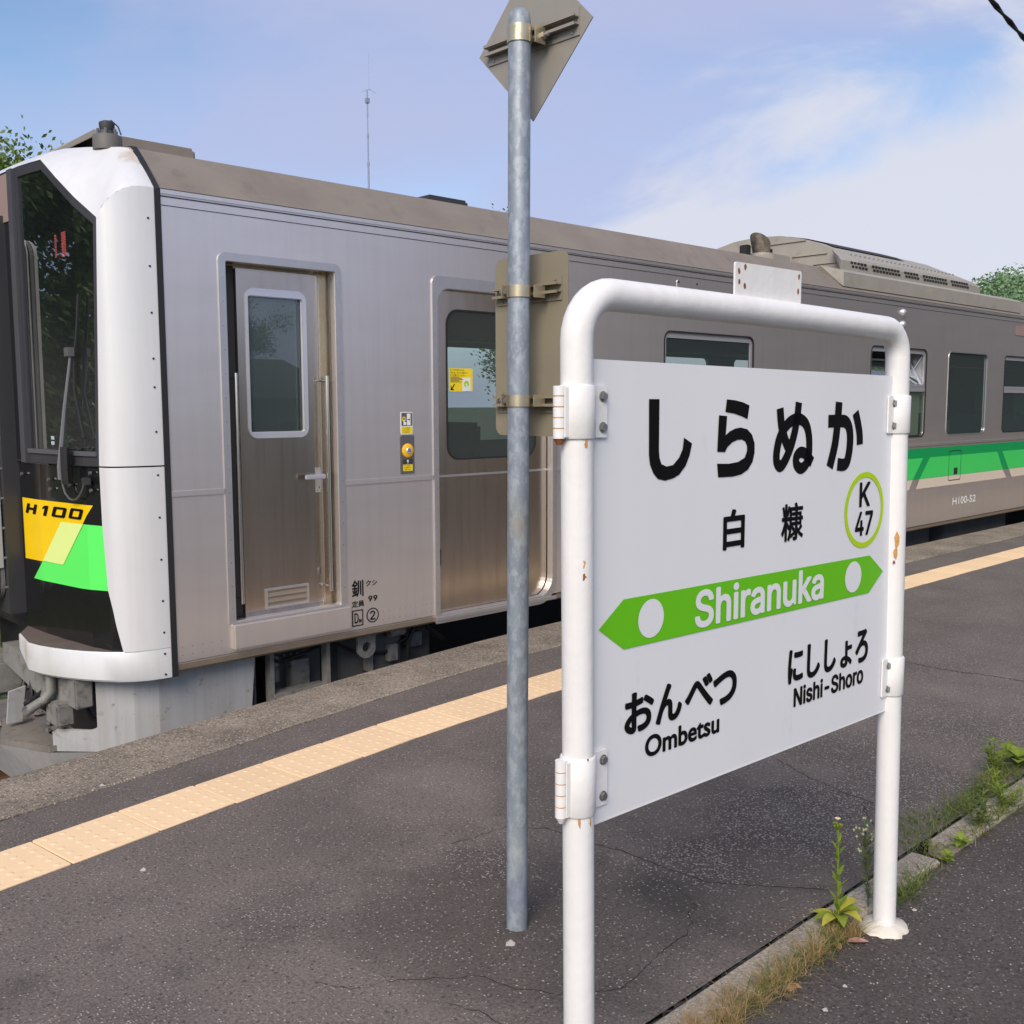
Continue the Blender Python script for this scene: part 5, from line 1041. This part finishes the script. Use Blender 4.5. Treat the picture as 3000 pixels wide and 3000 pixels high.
for a in ((3.12, 1.43, .06, .02, 260, .03, .09), (3.28, 1.445, .06, .02, 160, .03, .07), (3.62, 1.62, .10, .05, 380, .015, .045), (3.95, 1.605, .12, .03, 420, .03, .08), (4.2, 1.61, .14, .025, 420, .03, .08), (4.5, 1.63, .2, .03, 460, .04, .10), (3.85, 1.465, .10, .015, 240, .03, .10), (4.1, 1.47, .10, .015, 260, .03, .10), (4.5, 1.47, .3, .02, 420, .03, .09), (3.52, 1.53, .06, .03, 240, .012, .03), (3.72, 1.70, .06, .02, 120, .01, .03), (5.2, 1.60, .4, .03, 600, .03, .10), (5.4, 1.47, .4, .02, 400, .03, .09), (6.6, 1.58, .6, .04, 500, .03, .10)): patch(*a)
tag(grn.build('green_grass', 'grass', None), 'short green grass growing from the joints beside the low kerb', 'grass', kind='stuff')
# tall fleabane with one white flower
fb = thing('fleabane', (2.764, 1.463, 0), 'tall yellow-green fleabane with one white daisy flower beside the right sign post', 'plant')
stem_pts = [(2.764, 1.463, .0), (2.760, 1.463, .08), (2.752, 1.464, .17), (2.745, 1.463, .27), (2.740, 1.463, .345)]
MB().tube(stem_pts, [.0045, .004, .0035, .003, .0022], 8).build('stem', 'weed', fb, 50)
b = MB()
for i in range(26):
    t = .06 + .90 * i / 26; k = t * 4; j = min(3, int(k)); p = Vector(stem_pts[j]).lerp(Vector(stem_pts[j + 1]), k - j); a = i * 2.4
    leafshape(b, p, (math.cos(a) * .6, math.sin(a) * .6, .9), (0, 0, 1), .062 * (1 - .45 * t), .0085 * (1 - .5 * t), .15)
b.build('stem_leaf', 'weed', fb, 60)
for i in range(9):
    a = i * .70 + .3; q = MB(); leafshape(q, (2.764, 1.463, .015 + .006 * i), (math.cos(a), math.sin(a), .55 + .06 * i), (0, 0, 1), rg.uniform(.085, .12), rg.uniform(.017, .023), .55); q.build('base_leaf', 'yellowleaf' if i % 2 == 0 else 'weed', fb, 60)
fl = MB()
for k in range(20):
    a = k * .314; leafshape(fl, (2.737, 1.463, .362), (math.cos(a), math.sin(a), .25), (0, 0, 1), .0095, .0016, .1, 0, 2)
fl.build('flower', 'petal', fb); MB().tube([(2.737, 1.463, .360), (2.737, 1.463, .3665)], [.0045, .003], 8).build('flower_disc', 'pollen', fb)
b = MB()
for k in range(7):
    a = k * .9; p = Vector((2.739 + .011 * math.cos(a), 1.463 + .011 * math.sin(a), .335 + .003 * (k % 3))); b.tube([p, p + Vector((0, 0, .005)), p + Vector((0, 0, .009))], [.002, .0045, .003], 6); b.tube([(2.741, 1.463, .325), p], .001, 4)
b.build('flower_bud', 'weed', fb)
# horseweed half hidden by the right post
hw = thing('horseweed', (2.945, 1.459, 0), 'bushy grey-green horseweed with pale seed tufts half hidden behind the right sign post', 'plant')
MB().tube([(2.945, 1.459, 0), (2.93, 1.46, .12), (2.905, 1.46, .29)], [.0028, .0025, .0015], 6).build('stem', 'darkweed', hw)
b = MB(); c2 = MB()
for i in range(190):
    t = rg.uniform(.12, 1); p = (2.945 - .04 * t, 1.459, .29 * t); a = rg.uniform(0, 6.28); ln = rg.uniform(.03, .06) * (1.1 if .3 < t < .9 else .7)
    leafshape(b, p, (math.cos(a) * .7, math.sin(a) * .7, .75), (0, 0, 1), ln, .0018, .2, .1, 3)
    if t > .55 and i % 2 == 0:
        q = Vector(p) + Vector((math.cos(a) * .6, math.sin(a) * .6, .65)) * ln
        c2.tube([q, q + Vector((0, 0, .006)), q + Vector((0, 0, .010))], [.001, .0042, .002], 6)
b.build('leaf_spray', 'darkweed', hw)['kind'] = 'stuff'; c2.build('seed_tuft', mat('seed_fluff', (.34, .34, .20), .9), hw)['kind'] = 'stuff'
def rosette(name, loc, label, n, ln, wd, up, m, cat='plant', group=None):
    o = thing(name, loc, label, cat, group)
    for i in range(n):
        a = i * 2.4 + rg.uniform(-.3, .3); q = MB(); leafshape(q, (loc[0], loc[1], loc[2] + .006 + .004 * i), (math.cos(a), math.sin(a), up * rg.uniform(.6, 1.3)), (0, 0, 1), ln * rg.uniform(.7, 1.1), wd * rg.uniform(.8, 1.1), .4); q.build('leaf', m, o, 60)
    return o
rosette('clover_weed', (3.45, 1.428, 0), 'small bright green round-leaved weed sprouting nearest the right post on the near kerb edge', 9, .035, .014, .7, 'weed')
rosette('clover_weed', (3.60, 1.445, 0), 'leafy green weed on the near kerb edge just beyond the smallest round-leaved one', 9, .06, .014, 1.0, 'weed')
rosette('broadleaf_weed', (4.62, 1.625, 0), 'large broad-leaved green weed on the far kerb edge at the right border of the picture', 12, .13, .03, .9, 'weed')
def sprig(name, loc, label, n, h, ln, m):
    o = thing(name, loc, label, 'plant'); b = MB(); s2 = MB()
    for k in range(n):
        a = rg.uniform(0, 6.28); ex = Vector((math.cos(a), math.sin(a), 0)) * h * rg.uniform(.15, .6); hh = h * rg.uniform(.6, 1.05); P0 = Vector(loc); P1 = P0 + ex + Vector((0, 0, hh))
        s2.tube([P0, P0.lerp(P1, .5) + Vector((0, 0, .03 * h)), P1], .0016, 5)
        for j in range(16):
            t = .2 + .8 * j / 16; p = P0.lerp(P1, t); aa = j * 2.4; leafshape(b, p, (math.cos(aa), math.sin(aa), .55), (0, 0, 1), ln * rg.uniform(.7, 1.1) * (1.1 - .4 * t), ln * .10, .2, .1, 3)
    s2.build('stem', m, o); b.build('leaf_spray', m, o)
sprig('mugwort', (4.46, 1.66, 0), 'feathery bright green weed on the far kerb edge beside the broad-leaved weed', 6, .17, .055, 'weed')
sprig('wild_oat', (3.82, 1.472, 0), 'upright yellow-green weed tuft on the near kerb edge, nearer of two', 6, .15, .05, 'grass')
sprig('wild_oat', (4.08, 1.478, 0), 'upright green weed tuft on the near kerb edge, farther of two', 6, .16, .05, 'weed')
q = MB(); leafshape(q, (2.715, 1.410, .004), (.72, -.69, .05), (0, 0, 1), .066, .015, .05, .35); tag(q.build('fallen_leaf', 'pinkleaf', None, 60), 'single pinkish fallen leaf lying beside the foot of the right post', 'leaf')
for i, (p, a, lb) in enumerate((((2.66, 1.40, .004), 1.0, 'small curled brown leaf under the dry grass beside the pinkish leaf'), ((2.40, 1.372, .004), 2.2, 'curled brown leaf at the edge of the dry grass near the bottom of the picture'), ((2.36, 1.385, .006), .3, 'withered brown leaf tucked against the dry grass near the bottom of the picture'))):
    q = MB(); leafshape(q, p, (math.cos(a), math.sin(a), .15), (0, 0, 1), .042, .012, .1, .5); tag(q.build('withered_leaf', 'brownleaf', None, 60), lb, 'leaf', 'withered leaves by the dry grass')
# loose chips of stone on the paving
def chip(p, s, lb, seed):
    rr = random.Random(seed); v = []
    for (a, b2, c) in [(1, 0, 0), (-1, 0, 0), (0, 1, 0), (0, -1, 0), (0, 0, 1), (.7, .7, .3), (-.6, .7, .4), (.5, -.8, .35)]: v.append((p[0] + a * s * rr.uniform(.7, 1.3), p[1] + b2 * s * rr.uniform(.6, 1.1), max(0, c) * s * .8))
    bm = bmesh.new(); [bm.verts.new(q) for q in v]; bmesh.ops.convex_hull(bm, input=bm.verts); me = bpy.data.meshes.new('stone_chip'); bm.to_mesh(me); bm.free()
    tag(link('stone_chip', me, 'stone'), lb, 'stone', 'loose stone chips on the paving')
chip((1.99, 2.10), .017, 'largest grey stone chip lying on the paving just left of the grey pole foot', 1)
chip((3.05, 1.36), .009, 'pale stone chip on the dark paving right of the white post foot', 2)
chip((2.36, 1.28), .009, 'white stone chip on the dark paving below the dry grass', 3)
chip((2.50, 1.30), .008, 'small white stone chip on the dark paving right of the dry grass', 4)
chip((1.41, 3.33), .012, 'white stone chip on the paving just below the tactile strip at left', 5)
chip((1.62, 4.21), .014, 'pale stone chip on the inner edge of the coping at left', 6)
rr = random.Random(8); gv = MB()
for i in range(520):
    if rr.random() < .6: x = rr.uniform(1.2, 4.8); y = rr.uniform(.75, 1.42)
    else: x = rr.uniform(.6, 6); y = rr.uniform(1.7, 3.5)
    s = rr.uniform(.0016, .0038); gv.add([(x + s * rr.uniform(.7, 1.3), y, .0), (x - s, y + s * rr.uniform(-.5, .5), 0), (x, y + s * rr.uniform(.6, 1.3), .0), (x, y - s, 0), (x, y, s * .9)], [(0, 2, 4), (2, 1, 4), (1, 3, 4), (3, 0, 4)])
tag(gv.build('grit', 'stone', None), 'fine loose grit scattered over the platform paving', 'grit', kind='stuff')

# ------------------------------------------------------------------ beyond the train
def tree_parts(seed, h, rad, nleaf, leaf, m):
    rr = random.Random(seed); t = MB(); tips = []
    t.tube([(0, 0, 0), (rr.uniform(-.1, .1), 0, h * .3), (rr.uniform(-.2, .2), rr.uniform(-.2, .2), h * .62), (0, 0, h * .9)], [h * .022, h * .017, h * .011, h * .003], 8)
    for k in range(16):
        z = h * rr.uniform(.28, .85); a = k * 2.4; ln = rad * rr.uniform(.6, 1.0) * (1.15 - .6 * (z / h)); p0 = Vector((0, 0, z)); p1 = p0 + Vector((math.cos(a) * ln, math.sin(a) * ln, ln * rr.uniform(.3, .8)))
        t.tube([p0, p0.lerp(p1, .5) + Vector((0, 0, .05 * ln)), p1], [h * .008, h * .005, h * .002], 6)
        for q in range(7):
            c = p0.lerp(p1, rr.uniform(.35, 1.1)) + Vector((rr.gauss(0, .22), rr.gauss(0, .22), rr.gauss(0, .2))) * rad; tips.append(c)
    tips += [Vector((rr.gauss(0, .2) * rad, rr.gauss(0, .2) * rad, h * rr.uniform(.8, 1.0))) for _ in range(14)]
    cr = MB()
    for i in range(nleaf):
        c = rr.choice(tips); p = c + Vector((rr.gauss(0, 1), rr.gauss(0, 1), rr.gauss(0, .8))) * rad * .13; s = leaf * rr.uniform(.6, 1.3)
        n1 = Vector((rr.gauss(0, 1), rr.gauss(0, 1), rr.gauss(0, 1))).normalized(); u = n1.orthogonal().normalized(); w = n1.cross(u)
        cr.add([p - u * s, p + w * s * .45, p + u * s, p - w * s * .45], [(0, 1, 2, 3)])
    return t, cr
def tree(kinds, loc, label, group, sc=1.0, rot=0.0):
    o = thing('tree', loc, label, 'tree', group)
    for nm, me, m in kinds:
        c = bpy.data.objects.new(nm, me); COL.objects.link(c); c.parent = o
    o.scale = (sc, sc, sc); o.rotation_euler.z = rot
    return o
def kind(seed, h, rad, nleaf, leaf, m):
    t, c = tree_parts(seed, h, rad, nleaf, leaf, m); out = []
    for nm, b, mm in (('trunk', t, 'bark'), ('crown', c, m)):
        me = bpy.data.meshes.new(nm); me.from_pydata(b.v, [], b.f); me.materials.append(M[mm]); out.append((nm, me, mm))
    return out
KA = kind(1, 7.2, 2.2, 26000, .055, 'leafy'); KB = kind(2, 7.0, 2.4, 30000, .07, 'leaf')
tree(KA, (5.2, 17.6, -1.3), 'yellow-green feathery tree rising behind the nose of the train at the left border', 'trees beyond the track', .97, .4)
tree(KB, (45.6, 44.6, -1.3), 'thin treetop just showing above the train roof right of the grey pole', 'trees beyond the track', 1.72, 1.0)
GT = 'trees across the line, mirrored in the windshield'
for i, (x, y, s) in enumerate(((-3.5, 13.0, .95), (-6.0, 16.5, 1.1), (-1.0, 16.0, .9), (-9.0, 15.0, 1.0), (-4.5, 21.0, 1.2), (-12.0, 20.0, 1.2), (1.5, 20.5, 1.0))):
    tree(KB, (x, y, -1.3), 'leafy dark tree whose mirror image shows in the black windshield', GT, s, i * 1.3)
# meadow beyond the track
mg = MB(); rr = random.Random(21)
for i in range(9000):
    x = rr.uniform(-6, 20); y = 9.6 + abs(rr.gauss(0, 2.5)); blade(mg, (x, y, -1.33), rr.uniform(.15, .5), rr.uniform(.2, 1), rr.uniform(0, 6.28), .012, 2)
tag(mg.build('meadow_grass', 'grass', None), 'rough green grass on the far side of the track', 'grass', kind='stuff')
# wooded hill far down the line
hv = []; hf = []; nx, ny = 30, 18
def hz_(x, y): return -1.4 + 24.0 * math.exp(-((x - 235) / 95) ** 2 - ((y - 62) / 62) ** 2) + 1.6 * math.sin(x * .09 + y * .05) * math.exp(-((x - 235) / 120) ** 2)
for i in range(nx + 1):
    for j in range(ny + 1):
        x = 40 + i * 13; y = -110 + j * 20; hv.append((x, y, hz_(x, y)))
hf = [(i * (ny + 1) + j, (i + 1) * (ny + 1) + j, (i + 1) * (ny + 1) + j + 1, i * (ny + 1) + j + 1) for i in range(nx) for j in range(ny)]
hill = mesh('hill', hv, hf, 'soil', None, 60); tag(hill, kind='structure')
hb = MB(); rr = random.Random(31)
for i in range(1000):
    x = rr.uniform(105, 260); y = rr.uniform(.29, .47) * x + rr.uniform(-6, 6); g = hz_(x, y)
    if g < 1: continue
    r0 = rr.uniform(1.4, 3.0); c = Vector((x, y, g + r0 * rr.uniform(.7, 1.5)))
    for q in range(170):
        d = Vector((rr.gauss(0, 1), rr.gauss(0, 1), rr.gauss(0, .8) + .2)).normalized(); p = c + d * r0 * rr.uniform(.75, 1.05); n1 = (d + Vector((rr.gauss(0, .4), rr.gauss(0, .4), rr.gauss(0, .4)))).normalized(); u = n1.orthogonal().normalized(); w = n1.cross(u); s = r0 * .095 * rr.uniform(.6, 1.3)
        hb.add([p - u * s, p + w * s * .8, p + u * s, p - w * s * .8], [(0, 1, 2, 3)])
tag(hb.build('hill_wood', 'hillleaf', None), 'green deciduous wood covering the distant hill at right', 'wood', kind='stuff')
# radio mast behind the train
D0 = 44.0; mx, my = .6140 * D0, .8486 * D0
mast = thing('radio_mast', (mx, my, -1.35), 'slender grey radio mast with small antennas rising behind the train', 'mast')
zt = 1.6 + .3031 * D0
MB().tube([(mx, my, -1.35), (mx, my, 1.6 + .235 * D0), (mx, my, 1.6 + .2351 * D0), (mx, my, 1.6 + .262 * D0), (mx, my, 1.6 + .2621 * D0), (mx, my, zt - .9)], [.042, .042, .032, .032, .022, .022], 8).build('mast_tube', 'mast', mast)
for z, r in ((1.6 + .235 * D0, .055), (1.6 + .262 * D0, .045), (zt - .95, .035)): MB().tube([(mx, my, z - .08), (mx, my, z + .08)], r, 8).build('mast_collar', 'mast', mast)
MB().tube([(mx, my, zt - .9), (mx, my, zt + .1)], .03, 8).build('antenna_box', 'mast', mast); box('antenna_box', mx - .08, mx + .08, my - .07, my + .07, zt - .45, zt - .25, 'mast', mast)
MB().tube([(mx + .1, my, zt + .1), (mx + .1, my, zt + 1.6)], .006, 6).build('whip_antenna', 'mast', mast)
for a in (0, 2.1, 4.2): MB().tube([(mx + .1, my, zt + .15), (mx + .1 + .35 * math.cos(a), my + .35 * math.sin(a), zt + .05)], .007, 5).build('radial_rod', 'mast', mast)
# overhead cable at the upper right: two twisted lines sagging across
ca = MB()
for ph in (0.0, math.pi):
    ca.tube([(x, 3.50 + .0467 * (x - 8.9) + .011 * math.sin(x * 9 + ph), 4.283 + .0081 * (x - 16) ** 2 + .011 * math.cos(x * 9 + ph)) for x in [-4 + .16 * k for k in range(250)]], .011, 6)
tag(ca.build('overhead_cable', 'cable', None), 'black twisted overhead cable crossing the upper right corner of the sky', 'cable')
# across the platform, real and added things that show only as mirror images in the steel and the panes
st = thing('added_dark_building', (26, -9, 0), 'tall dark building added out of view to darken the mirror image in the train side', 'building')  # added out of view, tall and dark, to darken the steel's reflection
box('wall', 17, 75, -9.5, -5.2, -1.3, 8.4, 'wall', st)
mesh('roof', [(16.4, -10.2, 8.4), (75.6, -10.2, 8.4), (75.6, -4.0, 8.4), (16.4, -4.0, 8.4), (16.4, -7.2, 11.0), (75.6, -7.2, 11.0)], [(0, 1, 5, 4), (2, 3, 4, 5), (3, 0, 4), (1, 2, 5), (0, 1, 2, 3)], 'roofdark', st)
for k in range(14): box('window', 20 + k * 3.8, 21.6 + k * 3.8, -5.22, -5.17, .9, 2.2, 'glass', st)
for i, (x, y, s) in enumerate(((25.5, -36, 1.0), (42, -17, 1.5), (52, -16, 1.6))):  # last two trees are added to darken what the steel mirrors
    tree(KB, (x, y, -1.3), ('leafy tree across from the platform, mirrored in the crew door window', 'tall tree added out of view behind the dark building to darken the mirror image, nearer one', 'tall tree added out of view behind the dark building to darken the mirror image, farther one')[i], 'tree', s, i * .9)['group'] = 'trees behind the platform, seen only mirrored'
for i, (xa, xb, hw_, lb) in enumerate(((15.6, 20.6, 2.4, ''),)):
    h_ = thing('house', (xa, -22, -1.35), 'low house with dark roof across from the platform, mirrored in the crew door window', 'house')
    box('wall', xa, xb, -28, -20, -1.35, hw_ - .6, 'housewall', h_)
    mesh('roof', [(xa - .5, -28.6, hw_ - .6), (xb + .5, -28.6, hw_ - .6), (xb + .5, -19.4, hw_ - .6), (xa - .5, -19.4, hw_ - .6), (xa - .5, -24, hw_ + .9), (xb + .5, -24, hw_ + .9)], [(0, 1, 5, 4), (2, 3, 4, 5), (3, 0, 4), (1, 2, 5), (0, 1, 2, 3)], 'roofdark', h_)
    for k in range(2): box('window', xa + .7 + k * 2.2, xa + 1.9 + k * 2.2, -20.02, -19.97, -.2, 1.0, 'glass', h_)
ut = thing('utility_pole', (9.85, -11.5, -1.35), 'dark utility pole with crossarm, mirrored in the window of the crew door', 'utility pole')
MB().tube([(9.85, -11.5, -1.35), (9.85, -11.5, 8.5)], [.17, .12], 10).build('pole_shaft', 'bark', ut); box('crossarm', 8.95, 10.75, -11.56, -11.44, 7.4, 7.52, 'bark', ut)
for z_, y_ in ((6.6, -11.5), (4.9, -11.4)):
    tag(MB().tube([(9.85 + x_, y_, z_ + .004 * (abs(x_) - 15) ** 2 - .9) for x_ in range(-15, 16, 2)], .02, 5).build('overhead_wire', 'cable', None), 'thin black wire on the utility pole across the platform, the %s one' % ('upper' if z_ > 6 else 'lower'), 'wire', 'wires on the utility pole')
